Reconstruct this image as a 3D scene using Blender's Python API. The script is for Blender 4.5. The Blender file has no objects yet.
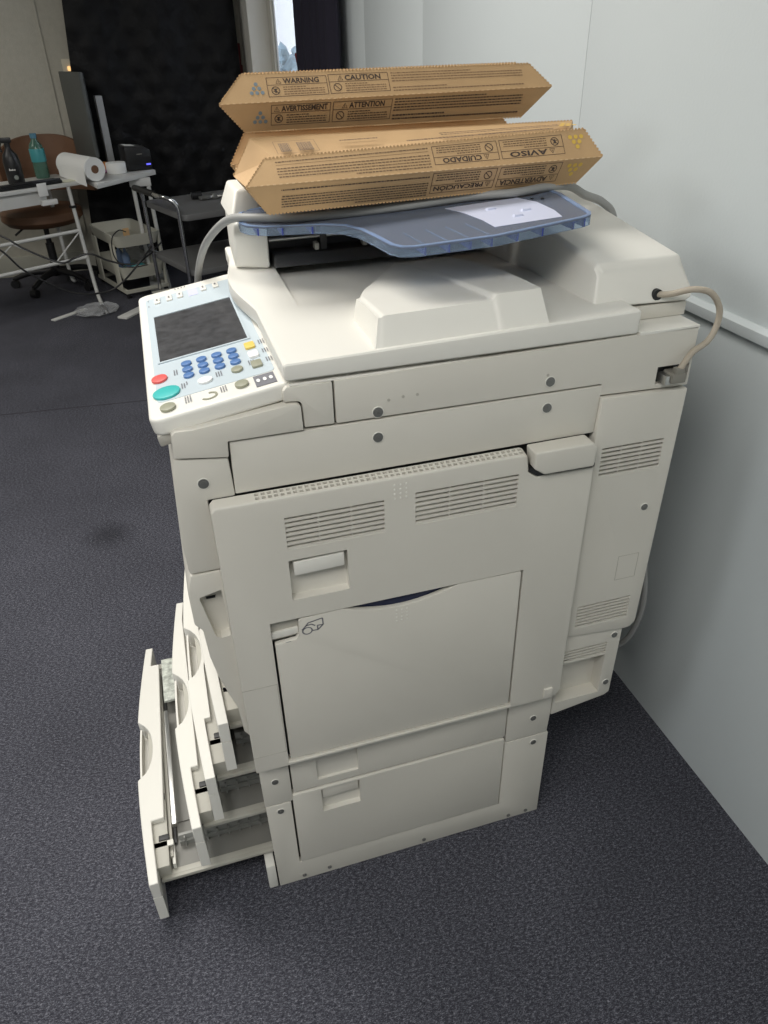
import bpy, bmesh, math, random
from mathutils import Vector, Matrix
R = math.radians
random.seed(7)
scene = bpy.context.scene
COL = scene.collection
ORG = Vector((0, 0, 0))

# ------------------------------------------------------------------ materials
def mat(name, col, rough=0.5, metal=0.0, bump=0.0, bscale=200.0, var=0.0, vscale=6.0, emis=None, estr=0.0,
        alpha=None, trans=0.0, spec=0.5, ior=1.45, coat=0.0):
    m = bpy.data.materials.new(name); m.use_nodes = True
    nt = m.node_tree; b = nt.nodes['Principled BSDF']
    b.inputs['Base Color'].default_value = (*col, 1)
    b.inputs['Roughness'].default_value = rough
    b.inputs['Metallic'].default_value = metal
    b.inputs['Specular IOR Level'].default_value = spec
    b.inputs['IOR'].default_value = ior
    b.inputs['Transmission Weight'].default_value = trans
    b.inputs['Coat Weight'].default_value = coat
    tc = nt.nodes.new('ShaderNodeTexCoord')
    if var > 0:
        n = nt.nodes.new('ShaderNodeTexNoise'); n.inputs['Scale'].default_value = vscale
        n.inputs['Detail'].default_value = 5
        nt.links.new(tc.outputs['Object'], n.inputs['Vector'])
        r = nt.nodes.new('ShaderNodeMapRange')
        r.inputs['From Min'].default_value = .3; r.inputs['From Max'].default_value = .7
        r.inputs['To Min'].default_value = 1 - var; r.inputs['To Max'].default_value = 1 + var
        nt.links.new(n.outputs['Fac'], r.inputs['Value'])
        mx = nt.nodes.new('ShaderNodeVectorMath'); mx.operation = 'SCALE'
        mx.inputs[0].default_value = col
        nt.links.new(r.outputs['Result'], mx.inputs['Scale'])
        nt.links.new(mx.outputs[0], b.inputs['Base Color'])
    if bump > 0:
        n = nt.nodes.new('ShaderNodeTexNoise'); n.inputs['Scale'].default_value = bscale
        n.inputs['Detail'].default_value = 3
        nt.links.new(tc.outputs['Object'], n.inputs['Vector'])
        bp = nt.nodes.new('ShaderNodeBump'); bp.inputs['Strength'].default_value = bump
        bp.inputs['Distance'].default_value = 0.002
        nt.links.new(n.outputs['Fac'], bp.inputs['Height'])
        nt.links.new(bp.outputs['Normal'], b.inputs['Normal'])
    if emis:
        b.inputs['Emission Color'].default_value = (*emis, 1)
        b.inputs['Emission Strength'].default_value = estr
    if alpha is not None:
        b.inputs['Alpha'].default_value = alpha
    return m

PL = mat('cream_plastic', (.618, .592, .528), .45, bump=.08, bscale=900, var=.025, vscale=5)
PLL = mat('lid_plastic', (.722, .705, .648), .42, bump=.07, bscale=900, var=.02, vscale=4)
PLD = mat('grey_beige_plastic', (.42, .40, .35), .5, bump=.1, bscale=700)
PANG = mat('tray_pan_grey', (.22, .215, .195), .5, var=.05, vscale=15)
TRAYP = mat('tray_plastic', (.44, .425, .37), .5, var=.04, vscale=12)
DARKPL = mat('dark_plastic', (.035, .035, .036), .5)
CHAS = mat('chassis_dark', (.05, .048, .045), .6)
PANELB = mat('panel_pale_blue', (.50, .57, .61), .4)
SCREEN = mat('dusty_touch_screen', (.055, .055, .058), .28, var=.35, vscale=60)
KEYB = mat('blue_key', (.09, .19, .42), .35)
KEYR = mat('red_key', (.72, .11, .10), .4)
KEYG = mat('green_key', (.05, .46, .44), .35)
KEYO = mat('olive_key', (.30, .30, .22), .4)
KEYW = mat('white_key', (.80, .80, .78), .4)
KEYY = mat('yellow_key', (.75, .55, .12), .4)
KEYL = mat('lilac_label', (.55, .56, .78), .5)
PRINT = mat('grey_print', (.16, .16, .18), .6)
SCREWM = mat('screw_metal', (.22, .22, .21), .4, metal=.6)
METAL = mat('steel', (.5, .5, .48), .3, metal=.9)
CABLE = mat('beige_cable', (.40, .35, .28), .5)
CABLEG = mat('grey_cable', (.30, .30, .29), .45)
PLUGM = mat('grey_plug', (.22, .21, .18), .5)
BLUET = mat('translucent_blue_plastic', (.62, .76, .95), .12, trans=.85, ior=1.15, spec=.6)
BORD = mat('blue_border_plastic', (.38, .50, .72), .2, trans=.5, ior=1.15)
SMOKY = mat('smoky_blue_plastic', (.27, .31, .40), .25, trans=.55, ior=1.15, spec=.6)
BLUEE = mat('deep_blue_rib', (.03, .05, .28), .3)
NAVY = mat('navy_plastic', (.012, .018, .055), .35)
LABEL = mat('pale_label', (.60, .63, .78), .4)
CARD = mat('kraft_card', (.50, .325, .165), .75, bump=.15, bscale=400, var=.05, vscale=25)
CARDD = mat('kraft_card_edge', (.42, .26, .13), .8)
INK = mat('brown_black_ink', (.065, .045, .035), .7)
INKL = mat('faint_ink', (.20, .125, .07), .75)
CYAN = mat('grey_blue_ink', (.19, .235, .26), .7)
YEL = mat('yellow_ink', (.66, .44, .08), .7)
WALLW = mat('wall_white_paint', (.63, .675, .68), .55, bump=.15, bscale=160, var=.015, vscale=2)
WALLB = mat('wall_beige_plaster', (.43, .41, .35), .8, bump=.6, bscale=120, var=.05, vscale=30)
WHITEM = mat('white_enamel', (.62, .62, .60), .4)
CHROME = mat('chrome', (.6, .6, .6), .15, metal=1)
SHELF = mat('grey_shelf', (.13, .13, .13), .45)
BLACK = mat('black_plastic', (.012, .012, .013), .4)
GREYM = mat('dark_grey_plastic', (.05, .05, .05), .5)
BROWN = mat('brown_leather', (.15, .075, .04), .5, var=.1, vscale=8)
PAPER = mat('white_paper', (.75, .75, .73), .8, bump=.1, bscale=100)
TEAL = mat('teal_label', (.05, .26, .28), .4)
GREENW = mat('green_water', (.12, .26, .20), .15, trans=.5)
BASKET = mat('cream_basket', (.50, .49, .42), .5)
CLEAR = mat('clear_film', (.55, .56, .58), .25, alpha=.35, bump=.8, bscale=25)
PURPLE = mat('dark_purple_curtain', (.012, .010, .022), .8)
REDD = mat('dark_red_cloth', (.12, .015, .02), .7)
BLUEL = mat('blue_lamp', (.05, .05, .5), .3, emis=(.15, .15, 1), estr=1.2)
AMBER = mat('amber_lamp', (.9, .6, .2), .4, emis=(1, .6, .25), estr=1.0)
BLUEBOT = mat('blue_bottle', (.25, .35, .55), .2, trans=.4)
FOIL = mat('crinkled_clear', (.46, .48, .43), .2, bump=1.0, bscale=60, var=.4, vscale=90)
GLASSM = mat('window_glass', (1, 1, 1), .0, trans=1.0, ior=1.45, spec=.3)
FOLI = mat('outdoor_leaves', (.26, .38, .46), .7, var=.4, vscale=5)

def carpet_mat():
    m = bpy.data.materials.new('blue_grey_carpet'); m.use_nodes = True
    nt = m.node_tree; b = nt.nodes['Principled BSDF']
    b.inputs['Roughness'].default_value = .95; b.inputs['Specular IOR Level'].default_value = .15
    tc = nt.nodes.new('ShaderNodeTexCoord')
    mp = nt.nodes.new('ShaderNodeMapping'); mp.inputs['Scale'].default_value = (.7, 1.4, 1)
    mp.inputs['Rotation'].default_value = (0, 0, R(12))
    nt.links.new(tc.outputs['Object'], mp.inputs['Vector'])
    n = nt.nodes.new('ShaderNodeTexNoise'); n.inputs['Scale'].default_value = 165; n.inputs['Detail'].default_value = 7
    n.inputs['Roughness'].default_value = .85
    nt.links.new(mp.outputs[0], n.inputs['Vector'])
    cr = nt.nodes.new('ShaderNodeValToRGB')
    e = cr.color_ramp.elements
    e[0].position = .41; e[0].color = (.013, .013, .018, 1)
    e[1].position = .61; e[1].color = (.24, .24, .275, 1)
    k = e.new(.51); k.color = (.052, .053, .066, 1)
    nf = nt.nodes.new('ShaderNodeTexNoise'); nf.inputs['Scale'].default_value = 420; nf.inputs['Detail'].default_value = 4; nf.inputs['Roughness'].default_value = .8
    nt.links.new(mp.outputs[0], nf.inputs['Vector'])
    mxn = nt.nodes.new('ShaderNodeMix'); mxn.inputs[0].default_value = .45
    nt.links.new(n.outputs['Fac'], mxn.inputs[2]); nt.links.new(nf.outputs['Fac'], mxn.inputs[3])
    nt.links.new(mxn.outputs[0], cr.inputs['Fac'])
    n2 = nt.nodes.new('ShaderNodeTexNoise'); n2.inputs['Scale'].default_value = 2.6; n2.inputs['Detail'].default_value = 4
    nt.links.new(tc.outputs['Object'], n2.inputs['Vector'])
    mr = nt.nodes.new('ShaderNodeMapRange'); mr.inputs['From Min'].default_value = .3; mr.inputs['From Max'].default_value = .7
    mr.inputs['To Min'].default_value = .88; mr.inputs['To Max'].default_value = 1.15
    nt.links.new(n2.outputs['Fac'], mr.inputs['Value'])
    # a worn stain with a shape of its own
    vd = nt.nodes.new('ShaderNodeVectorMath'); vd.operation = 'DISTANCE'; vd.inputs[1].default_value = (-.34, 1.48, 0)
    nt.links.new(tc.outputs['Object'], vd.inputs[0])
    ms = nt.nodes.new('ShaderNodeMapRange'); ms.inputs['From Min'].default_value = .02; ms.inputs['From Max'].default_value = .11
    ms.inputs['To Min'].default_value = .55; ms.inputs['To Max'].default_value = 1
    nt.links.new(vd.outputs['Value'], ms.inputs['Value'])
    mu = nt.nodes.new('ShaderNodeMath'); mu.operation = 'MULTIPLY'
    nt.links.new(mr.outputs['Result'], mu.inputs[0]); nt.links.new(ms.outputs['Result'], mu.inputs[1])
    # seam between two carpet widths
    dt = nt.nodes.new('ShaderNodeVectorMath'); dt.operation = 'DOT_PRODUCT'; dt.inputs[1].default_value = (.0945, .9955, 0)
    nt.links.new(tc.outputs['Object'], dt.inputs[0])
    sb = nt.nodes.new('ShaderNodeMath'); sb.operation = 'SUBTRACT'; sb.inputs[1].default_value = 2.617
    ab = nt.nodes.new('ShaderNodeMath'); ab.operation = 'ABSOLUTE'
    nt.links.new(dt.outputs['Value'], sb.inputs[0]); nt.links.new(sb.outputs[0], ab.inputs[0])
    m3 = nt.nodes.new('ShaderNodeMapRange'); m3.inputs['From Min'].default_value = .003; m3.inputs['From Max'].default_value = .009
    m3.inputs['To Min'].default_value = .6; m3.inputs['To Max'].default_value = 1
    nt.links.new(ab.outputs[0], m3.inputs['Value'])
    m4 = nt.nodes.new('ShaderNodeMath'); m4.operation = 'MULTIPLY'
    nt.links.new(mu.outputs[0], m4.inputs[0]); nt.links.new(m3.outputs['Result'], m4.inputs[1]); mu = m4
    sc = nt.nodes.new('ShaderNodeVectorMath'); sc.operation = 'SCALE'
    nt.links.new(cr.outputs['Color'], sc.inputs[0]); nt.links.new(mu.outputs[0], sc.inputs['Scale'])
    nt.links.new(sc.outputs[0], b.inputs['Base Color'])
    bp = nt.nodes.new('ShaderNodeBump'); bp.inputs['Strength'].default_value = .35; bp.inputs['Distance'].default_value = .003
    nt.links.new(n.outputs['Fac'], bp.inputs['Height']); nt.links.new(bp.outputs['Normal'], b.inputs['Normal'])
    return m
CARPET = carpet_mat()

def quilt_mat():
    m = bpy.data.materials.new('black_quilted_cloth'); m.use_nodes = True
    nt = m.node_tree; b = nt.nodes['Principled BSDF']
    b.inputs['Base Color'].default_value = (.004, .004, .005, 1)
    b.inputs['Roughness'].default_value = .55; b.inputs['Specular IOR Level'].default_value = .2
    tc = nt.nodes.new('ShaderNodeTexCoord')
    hs = []
    for a in (40, -40):
        mp = nt.nodes.new('ShaderNodeMapping'); mp.inputs['Rotation'].default_value = (0, R(a), 0)
        nt.links.new(tc.outputs['Object'], mp.inputs['Vector'])
        w = nt.nodes.new('ShaderNodeTexWave'); w.bands_direction = 'X'; w.inputs['Scale'].default_value = 2.2
        w.inputs['Distortion'].default_value = .6; w.inputs['Detail'].default_value = 2
        nt.links.new(mp.outputs[0], w.inputs['Vector']); hs.append(w)
    mm = nt.nodes.new('ShaderNodeMath'); mm.operation = 'MULTIPLY'
    nt.links.new(hs[0].outputs['Fac'], mm.inputs[0]); nt.links.new(hs[1].outputs['Fac'], mm.inputs[1])
    n = nt.nodes.new('ShaderNodeTexNoise'); n.inputs['Scale'].default_value = 14; n.inputs['Detail'].default_value = 4
    nt.links.new(tc.outputs['Object'], n.inputs['Vector'])
    ad = nt.nodes.new('ShaderNodeMath'); ad.operation = 'ADD'
    nt.links.new(mm.outputs[0], ad.inputs[0]); nt.links.new(n.outputs['Fac'], ad.inputs[1])
    bp = nt.nodes.new('ShaderNodeBump'); bp.inputs['Strength'].default_value = .5; bp.inputs['Distance'].default_value = .02
    nt.links.new(ad.outputs[0], bp.inputs['Height']); nt.links.new(bp.outputs['Normal'], b.inputs['Normal'])
    return m
QUILT = quilt_mat()

# ------------------------------------------------------------------ mesh helpers
def obj(name, bm, m, parent=None, smooth=40):
    """link bm (vertices in the coordinates of ORG's frame) as one mesh object"""
    bmesh.ops.recalc_face_normals(bm, faces=bm.faces[:])
    me = bpy.data.meshes.new(name)
    bm.to_mesh(me); bm.free()
    me.transform(Matrix.Translation(-ORG))
    o = bpy.data.objects.new(name, me); COL.objects.link(o)
    for k in (m if isinstance(m, (list, tuple)) else [m]): me.materials.append(k)
    if smooth:
        for p in me.polygons: p.use_smooth = True
        me.set_sharp_from_angle(angle=R(smooth))
    o.parent = parent
    if parent is None: o.location = ORG
    return o

def thing(name, label, cat, loc=(0, 0, 0), rotz=0.0, group=None):
    o = bpy.data.objects.new(name, None); COL.objects.link(o)
    o.empty_display_size = .05
    o.location = loc; o.rotation_euler = (0, 0, rotz)
    o['label'] = label; o['category'] = cat
    if group: o['group'] = group
    return o

def tag(o, label, cat, group=None):
    o['label'] = label; o['category'] = cat
    if group: o['group'] = group
    return o

def struct(name, bm, m):
    o = obj(name, bm, m); o['kind'] = 'structure'; return o

def NB(): return bmesh.new()

def bev(bm, w, seg=2, ang=30):
    if w <= 0: return bm
    es = [e for e in bm.edges if len(e.link_faces) == 2 and e.calc_face_angle(0) > R(ang)]
    bmesh.ops.bevel(bm, geom=es, offset=w, segments=seg, affect='EDGES', clamp_overlap=True, profile=.6)
    return bm

def merge(dst, src):
    me = bpy.data.meshes.new('tmp'); src.to_mesh(me); src.free(); dst.from_mesh(me); bpy.data.meshes.remove(me); return dst

def prism(pts, ax, a, b, w=0.0, seg=2):
    """polygon pts in the plane across ax, from a to b. y: (x,z)  z: (x,y)  x: (y,z)"""
    bm = NB()
    def V(p, t):
        if ax == 'y': return (p[0], t, p[1])
        if ax == 'z': return (p[0], p[1], t)
        return (t, p[0], p[1])
    A = [bm.verts.new(V(p, a)) for p in pts]; B = [bm.verts.new(V(p, b)) for p in pts]
    n = len(pts)
    bm.faces.new(A); bm.faces.new(B[::-1])
    for i in range(n): bm.faces.new((A[i], B[i], B[(i + 1) % n], A[(i + 1) % n]))
    bmesh.ops.recalc_face_normals(bm, faces=bm.faces[:])
    return bev(bm, w, seg)

def box(x0, x1, y0, y1, z0, z1, w=0.0, seg=2):
    return prism([(x0, z0), (x1, z0), (x1, z1), (x0, z1)], 'y', y0, y1, w, seg)

def boxes(bm, lst, w=0.0):
    for b in lst: merge(bm, box(*b, w=w))
    return bm

def hull8(lo, hi, w=0.0, seg=2):
    """two quads of 3-D points (lo, hi) joined"""
    bm = NB()
    A = [bm.verts.new(p) for p in lo]; B = [bm.verts.new(p) for p in hi]; n = len(lo)
    bm.faces.new(A); bm.faces.new(B[::-1])
    for i in range(n): bm.faces.new((A[i], B[i], B[(i + 1) % n], A[(i + 1) % n]))
    bmesh.ops.recalc_face_normals(bm, faces=bm.faces[:])
    return bev(bm, w, seg)

def cyl(p0, p1, r0, r1=None, n=20, w=0.0):
    r1 = r0 if r1 is None else r1
    p0, p1 = Vector(p0), Vector(p1); d = (p1 - p0)
    q = d.to_track_quat('Z', 'Y')
    bm = NB(); A = []; B = []
    for i in range(n):
        a = 2 * math.pi * i / n; v = Vector((math.cos(a), math.sin(a), 0))
        A.append(bm.verts.new(p0 + q @ (v * r0))); B.append(bm.verts.new(p1 + q @ (v * r1)))
    bm.faces.new(A[::-1]); bm.faces.new(B)
    for i in range(n): bm.faces.new((A[i], A[(i + 1) % n], B[(i + 1) % n], B[i]))
    return bev(bm, w, 2)

def smooth_path(pts, k=8):
    P = [Vector(p) for p in pts]
    out = []
    for i in range(len(P) - 1):
        a = P[i - 1] if i else P[0] * 2 - P[1]; b = P[i]; c = P[i + 1]
        d = P[i + 2] if i + 2 < len(P) else P[-1] * 2 - P[-2]
        for j in range(k):
            t = j / k
            out.append(.5 * ((2 * b) + (c - a) * t + (2 * a - 5 * b + 4 * c - d) * t * t + (3 * b - a - 3 * c + d) * t ** 3))
    out.append(P[-1]); return out

def tube(pts, r, n=12, k=8):
    P = smooth_path(pts, k) if k > 1 else [Vector(p) for p in pts]
    bm = NB(); rings = []; up = Vector((0, 0, 1)); prev = None
    for i, p in enumerate(P):
        d = (P[min(i + 1, len(P) - 1)] - P[max(i - 1, 0)]).normalized()
        if prev is None:
            a = d.cross(up if abs(d.z) < .9 else Vector((1, 0, 0))).normalized()
        else:
            a = (prev - d * prev.dot(d)).normalized()
        prev = a; b = d.cross(a)
        rr = r(i / (len(P) - 1)) if callable(r) else r
        rings.append([bm.verts.new(p + (a * math.cos(2 * math.pi * j / n) + b * math.sin(2 * math.pi * j / n)) * rr) for j in range(n)])
    for A, B in zip(rings, rings[1:]):
        for j in range(n): bm.faces.new((A[j], A[(j + 1) % n], B[(j + 1) % n], B[j]))
    bm.faces.new(rings[0][::-1]); bm.faces.new(rings[-1])
    return bm

def lathe(prof, n=28, c=(0, 0, 0)):
    """prof: (r, z) from bottom to top"""
    bm = NB(); rings = []
    for r, z in prof:
        rings.append([bm.verts.new((c[0] + r * math.cos(2 * math.pi * j / n), c[1] + r * math.sin(2 * math.pi * j / n), c[2] + z)) for j in range(n)])
    for A, B in zip(rings, rings[1:]):
        for j in range(n): bm.faces.new((A[j], A[(j + 1) % n], B[(j + 1) % n], B[j]))
    bm.faces.new(rings[0][::-1]); bm.faces.new(rings[-1])
    return bm

def cut(o, cutter):
    """boolean difference of mesh object o with bmesh cutter (same frame as o was built in)"""
    c = obj('cutter', cutter, PL, None, 0)
    c.location = (0, 0, 0)
    if o.parent: c.parent = o.parent
    md = o.modifiers.new('b', 'BOOLEAN'); md.operation = 'DIFFERENCE'; md.object = c; md.solver = 'EXACT'
    md.use_self = True
    bpy.context.view_layer.update()
    dg = bpy.context.evaluated_depsgraph_get()
    me = bpy.data.meshes.new_from_object(o.evaluated_get(dg))
    o.modifiers.clear(); old = o.data; o.data = me; me.name = old.name
    bpy.data.meshes.remove(old); cm = c.data; bpy.data.objects.remove(c); bpy.data.meshes.remove(cm)
    for p in me.polygons: p.use_smooth = True
    me.set_sharp_from_angle(angle=R(35))
    return o

# --- decals: frame maps (a, b) on a flat or ruled face to 3-D
_txt = {}
def text_geo(s):
    if s in _txt: return _txt[s]
    cu = bpy.data.curves.new('t', 'FONT'); cu.body = s; cu.resolution_u = 2
    cu.offset = .03
    o = bpy.data.objects.new('t', cu); COL.objects.link(o); bpy.context.view_layer.update()
    me = bpy.data.meshes.new_from_object(o.evaluated_get(bpy.context.evaluated_depsgraph_get()))
    vs = [(v.co.x, v.co.y) for v in me.vertices]; fs = [tuple(p.vertices) for p in me.polygons]
    bpy.data.objects.remove(o); bpy.data.curves.remove(cu); bpy.data.meshes.remove(me)
    x0 = min(v[0] for v in vs); x1 = max(v[0] for v in vs); y0 = min(v[1] for v in vs); y1 = max(v[1] for v in vs)
    vs = [((v[0] - x0) / (x1 - x0), (v[1] - y0) / (y1 - y0)) for v in vs]
    _txt[s] = (vs, fs); return _txt[s]

class Decal:
    """f(a,b)->point already lifted off the surface. flip turns everything half round about (ca,cb)"""
    def __init__(s, f, flip=None): s.f = f; s.bm = NB(); s.flip = flip; s.old = []
    def new(s):
        if len(s.bm.faces): s.old.append(s.bm); s.bm = NB()
    def pt(s, a, b):
        if s.flip: a = 2 * s.flip[0] - a; b = 2 * s.flip[1] - b
        return s.f(a, b)
    def poly(s, pts):
        s.bm.faces.new([s.bm.verts.new(s.pt(*p)) for p in pts])
    def rect(s, a0, a1, b0, b1): s.poly([(a0, b0), (a1, b0), (a1, b1), (a0, b1)])
    def frame(s, a0, a1, b0, b1, ta, tb):
        s.rect(a0, a1, b0, b0 + tb); s.rect(a0, a1, b1 - tb, b1); s.rect(a0, a0 + ta, b0, b1); s.rect(a1 - ta, a1, b0, b1)
    def disc(s, a, b, ra, rb, n=14):
        s.poly([(a + ra * math.cos(2 * math.pi * i / n), b + rb * math.sin(2 * math.pi * i / n)) for i in range(n)])
    def ring(s, a, b, ra, rb, k=.8, n=16):
        for i in range(n):
            t0, t1 = 2 * math.pi * i / n, 2 * math.pi * (i + 1) / n
            s.poly([(a + ra * math.cos(t0), b + rb * math.sin(t0)), (a + ra * math.cos(t1), b + rb * math.sin(t1)),
                    (a + k * ra * math.cos(t1), b + k * rb * math.sin(t1)), (a + k * ra * math.cos(t0), b + k * rb * math.sin(t0))])
    def line(s, a0, b0, a1, b1, w, asp=1.0):
        dx, dy = a1 - a0, (b1 - b0) / asp; L = math.hypot(dx, dy); nx, ny = -dy / L * w / 2, dx / L * w / 2 * asp
        s.poly([(a0 + nx, b0 + ny), (a1 + nx, b1 + ny), (a1 - nx, b1 - ny), (a0 - nx, b0 - ny)])
    def text(s, txt, a0, a1, b0, b1):
        vs, fs = text_geo(txt)
        V = [s.bm.verts.new(s.pt(a0 + v[0] * (a1 - a0), b0 + v[1] * (b1 - b0))) for v in vs]
        for f in fs:
            try: s.bm.faces.new([V[i] for i in f])
            except ValueError: pass
    def lines(s, a0, a1, b0, b1, rows, rnd, fill=.45, last=1.0):
        """rows of illegible small print"""
        ph = (b1 - b0) / rows
        for r in range(rows):
            b = b1 - ph * (r + .5); a = a0
            end = a1 if r < rows - 1 else a0 + (a1 - a0) * last
            while a < end:
                w = min(rnd.uniform(.0016, .006), end - a)
                if w > .0006: s.rect(a, a + w, b - ph * fill / 2, b + ph * fill / 2)
                a += w + .0011
    def done(s, name, m, parent):
        for b in s.old: obj(name, b, m, parent, 0)
        return obj(name, s.bm, m, parent, 0)

# ================================================================== CAMERA
cam_d = bpy.data.cameras.new('camera'); cam = bpy.data.objects.new('camera', cam_d); COL.objects.link(cam)
Mc = Matrix(((0.9558587, 0.17670898, -0.23475111), (-0.29301782, 0.51403296, -0.80617038), (-0.02178773, 0.83937122, 0.54312176)))
cam.matrix_world = Matrix.Translation((-0.00641314, -0.9048627, 1.48681039)) @ Mc.to_4x4()
cam_d.sensor_fit = 'AUTO'; cam_d.sensor_width = 36; cam_d.lens = 740 / 1024 * 36
cam_d.clip_start = .02; cam_d.clip_end = 100
scene.camera = cam

# ================================================================== ROOM
struct('floor', box(-5, 1.3, -3.2, 5.6, -.05, 0), CARPET)
seams = [-3.2, -1.63, -.41, .83, 1.93, 2.66, 2.99, 3.22]
bm = NB()
for a, b in zip(seams, seams[1:]):
    merge(bm, box(1.0, 1.03, a + .0006, b - .0006, 1.02, 2.6, .0012))
for a, b in zip(seams, seams[1:]):
    merge(bm, box(1.0, 1.03, a + .0005, b - .0005, 0, 1.02, .0006))
merge(bm, box(1.03, 1.10, -3.2, 3.22, 0, 2.6))
merge(bm, box(1.0, 1.03, 3.22, 4.815, 0, .95)); merge(bm, box(1.0, 1.03, 3.22, 4.815, 2.1, 2.6))
merge(bm, box(1.0, 1.012, 4.815, 5.36, 0, 2.6))
struct('wall_right', bm, WALLW)
struct('trim_1', prism([(1.0, 1.006), (.986, 1.010), (.984, 1.030), (.994, 1.037), (1.0, 1.037)], 'y', -3.2, 3.22, .0015), WALLW)
struct('wall_left', box(-5.1, -5, -3.3, 5.5, 0, 2.6), WALLB)
struct('wall_front', box(-5.1, 1.1, -3.3, -3.2, 0, 2.6), WALLW)
struct('ceiling', box(-5.1, 1.1, -3.3, 5.5, 2.6, 2.7), WALLW)
struct('wall_back', box(-5, 1.1, 5.36, 5.5, 0, 2.6), WALLB)
struct('baseboard_back', box(-5, -.05, 5.335, 5.36, 0, .14, .004), mat('baseboard_paint', (.42, .41, .35), .5))
struct('trim_4', box(-.478, -.466, 5.352, 5.36, .14, 2.6, .002), WALLB)
# boxed-in column in the corner, window casing and window
struct('trim_2', box(.852, .995, 4.95, 5.35, 0, 2.6, .004), mat('cream_paint', (.72, .70, .64), .5))
bm = box(.985, .9995, 4.82, 4.945, .9, 2.2, .003)
struct('trim_3', bm, mat('cream_casing', (.66, .64, .57), .45))
w = struct('window_1', box(1.010, 1.014, 3.24, 4.80, .97, 2.08), GLASSM)
fr = obj('window_frame', boxes(NB(), [(1.002, 1.02, 3.222, 3.262, .952, 2.098), (1.002, 1.012, 4.800, 4.814, .952, 2.098), (1.002, 1.02, 3.262, 4.80, .952, .99), (1.002, 1.02, 3.262, 4.80, 2.06, 2.098)]), WHITEM, w)

def hang(p_edge, z0, z1, thick, amp, lam, along='y', c=0.0, n=60, nz=10):
    """a hanging cloth of real thickness with folds"""
    bm = NB(); g = {}
    a0, a1 = p_edge
    for s in (0, 1):
        for j in range(nz + 1):
            v = j / nz; z = z0 + (z1 - z0) * v
            for i in range(n + 1):
                u = i / n
                aa0 = a0(v) if callable(a0) else a0
                a = aa0 + (a1 - aa0) * u
                d = c + amp * math.sin(2 * math.pi * a / lam + .6 * math.sin(3 * v)) + amp * .4 * math.sin(5.1 * a / lam + 2 * v) + s * thick
                g[s, j, i] = bm.verts.new((d, a, z) if along == 'y' else (a, d, z))
    for s in (0, 1):
        for j in range(nz):
            for i in range(n):
                bm.faces.new((g[s, j, i], g[s, j, i + 1], g[s, j + 1, i + 1], g[s, j + 1, i]))
    for j in range(nz):
        for i in (0, n): bm.faces.new((g[0, j, i], g[0, j + 1, i], g[1, j + 1, i], g[1, j, i]))
    for i in range(n):
        for j in (0, nz): bm.faces.new((g[0, j, i], g[0, j, i + 1], g[1, j, i + 1], g[1, j, i]))
    return bm
ORG = Vector((.93, 3.3, .01))
tag(obj('curtain', hang((2.88, 3.76), .01, 2.45, .012, .016, .17, 'y', .93), PURPLE),
    'dark purple curtain drawn over part of the window on the right wall', 'curtain')
ORG = Vector((.2, 5.2, .01))
tag(obj('quilted_backdrop', hang((lambda v: -.445 + .225 * v, .80), .01, 2.45, .02, .012, .42, 'x', 5.2), QUILT),
    'black quilted cloth hanging floor to ceiling on the back wall', 'backdrop cloth')
# thin loose strap and stick near the column
ORG = Vector((.83, 5.28, 1.1))
tag(obj('hanging_brush', merge(tube([(.80, 5.29, 1.05), (.805, 5.29, 1.2), (.81, 5.29, 1.32)], .022, 10, 4), tube([(.81, 5.29, 1.32), (.815, 5.29, 1.45)], .014, 10, 2)), REDD),
    'dark red and black stick hanging between black cloth and cream column', 'brush')
ORG = Vector((.9, 4.1, 1.1))
tag(obj('curtain_tie', tube([(.955, 3.93, 1.40), (.955, 3.90, 1.36), (.955, 3.86, 1.31), (.955, 3.82, 1.24)], .008, 8), REDD),
    'thin reddish tie cord hanging beside the purple curtain edge', 'cord')

# outside the window: leafy trees far away
def blob_tree(name, c, rad, n, label):
    global ORG
    rnd = random.Random(int(c[1] * 10)); bm = NB()
    merge(bm, tube([(c[0], c[1], -1.0), (c[0] + .05, c[1], c[2] - rad * .3)], .12, 8, 3))
    for i in range(n):
        p = Vector((rnd.gauss(0, .36), rnd.gauss(0, .36), rnd.gauss(0, .28))) * rad + Vector(c)
        s = rnd.uniform(.05, .13) * rad
        k = bmesh.ops.create_icosphere(bm, subdivisions=1, radius=s, matrix=Matrix.Translation(p))
        for v in k['verts']: v.co += Vector((rnd.uniform(-1, 1), rnd.uniform(-1, 1), rnd.uniform(-1, 1))) * s * .35
    ORG = Vector((c[0], c[1], -1.0))
    tag(obj(name, bm, FOLI, None, 0), label, 'tree', 'trees seen through the window')
for c in ((2.75, 13.2, .50), (4.0, 18.5, .35), (5.4, 24.0, .2)):
    blob_tree('garden_tree', c, 1.0, 520, 'pale blue green leafy tree outside behind the bright window')

# ================================================================== COPIER
ORG = Vector((.3, .33, 0))
CP = thing('photocopier', 'large cream office photocopier standing on blue grey carpet with four paper drawers pulled open', 'photocopier', ORG)

# chassis: hollow bank and base open towards the drawers, closed upper body
bm = NB()
boxes(bm, [(.012, .596, .650, .664, .012, .55), (.585, .597, .0145, .650, .012, .55), (.012, .597, .0145, .664, .004, .014),
           (.012, .585, .0145, .022, .014, .55), (.0, .597, .0145, .664, .535, .55)])
for z in (.137, .267, .393): merge(bm, box(.06, .585, .022, .650, z - .002, z + .001))
obj('chassis', bm, CHAS, CP)
obj('upper_body', prism([(.004, .551), (.758, .551), (.758, 1.098), (.132, 1.098), (.132, 1.028), (.004, 1.028)], 'y', .0145, .66, .002), CHAS, CP)

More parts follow.
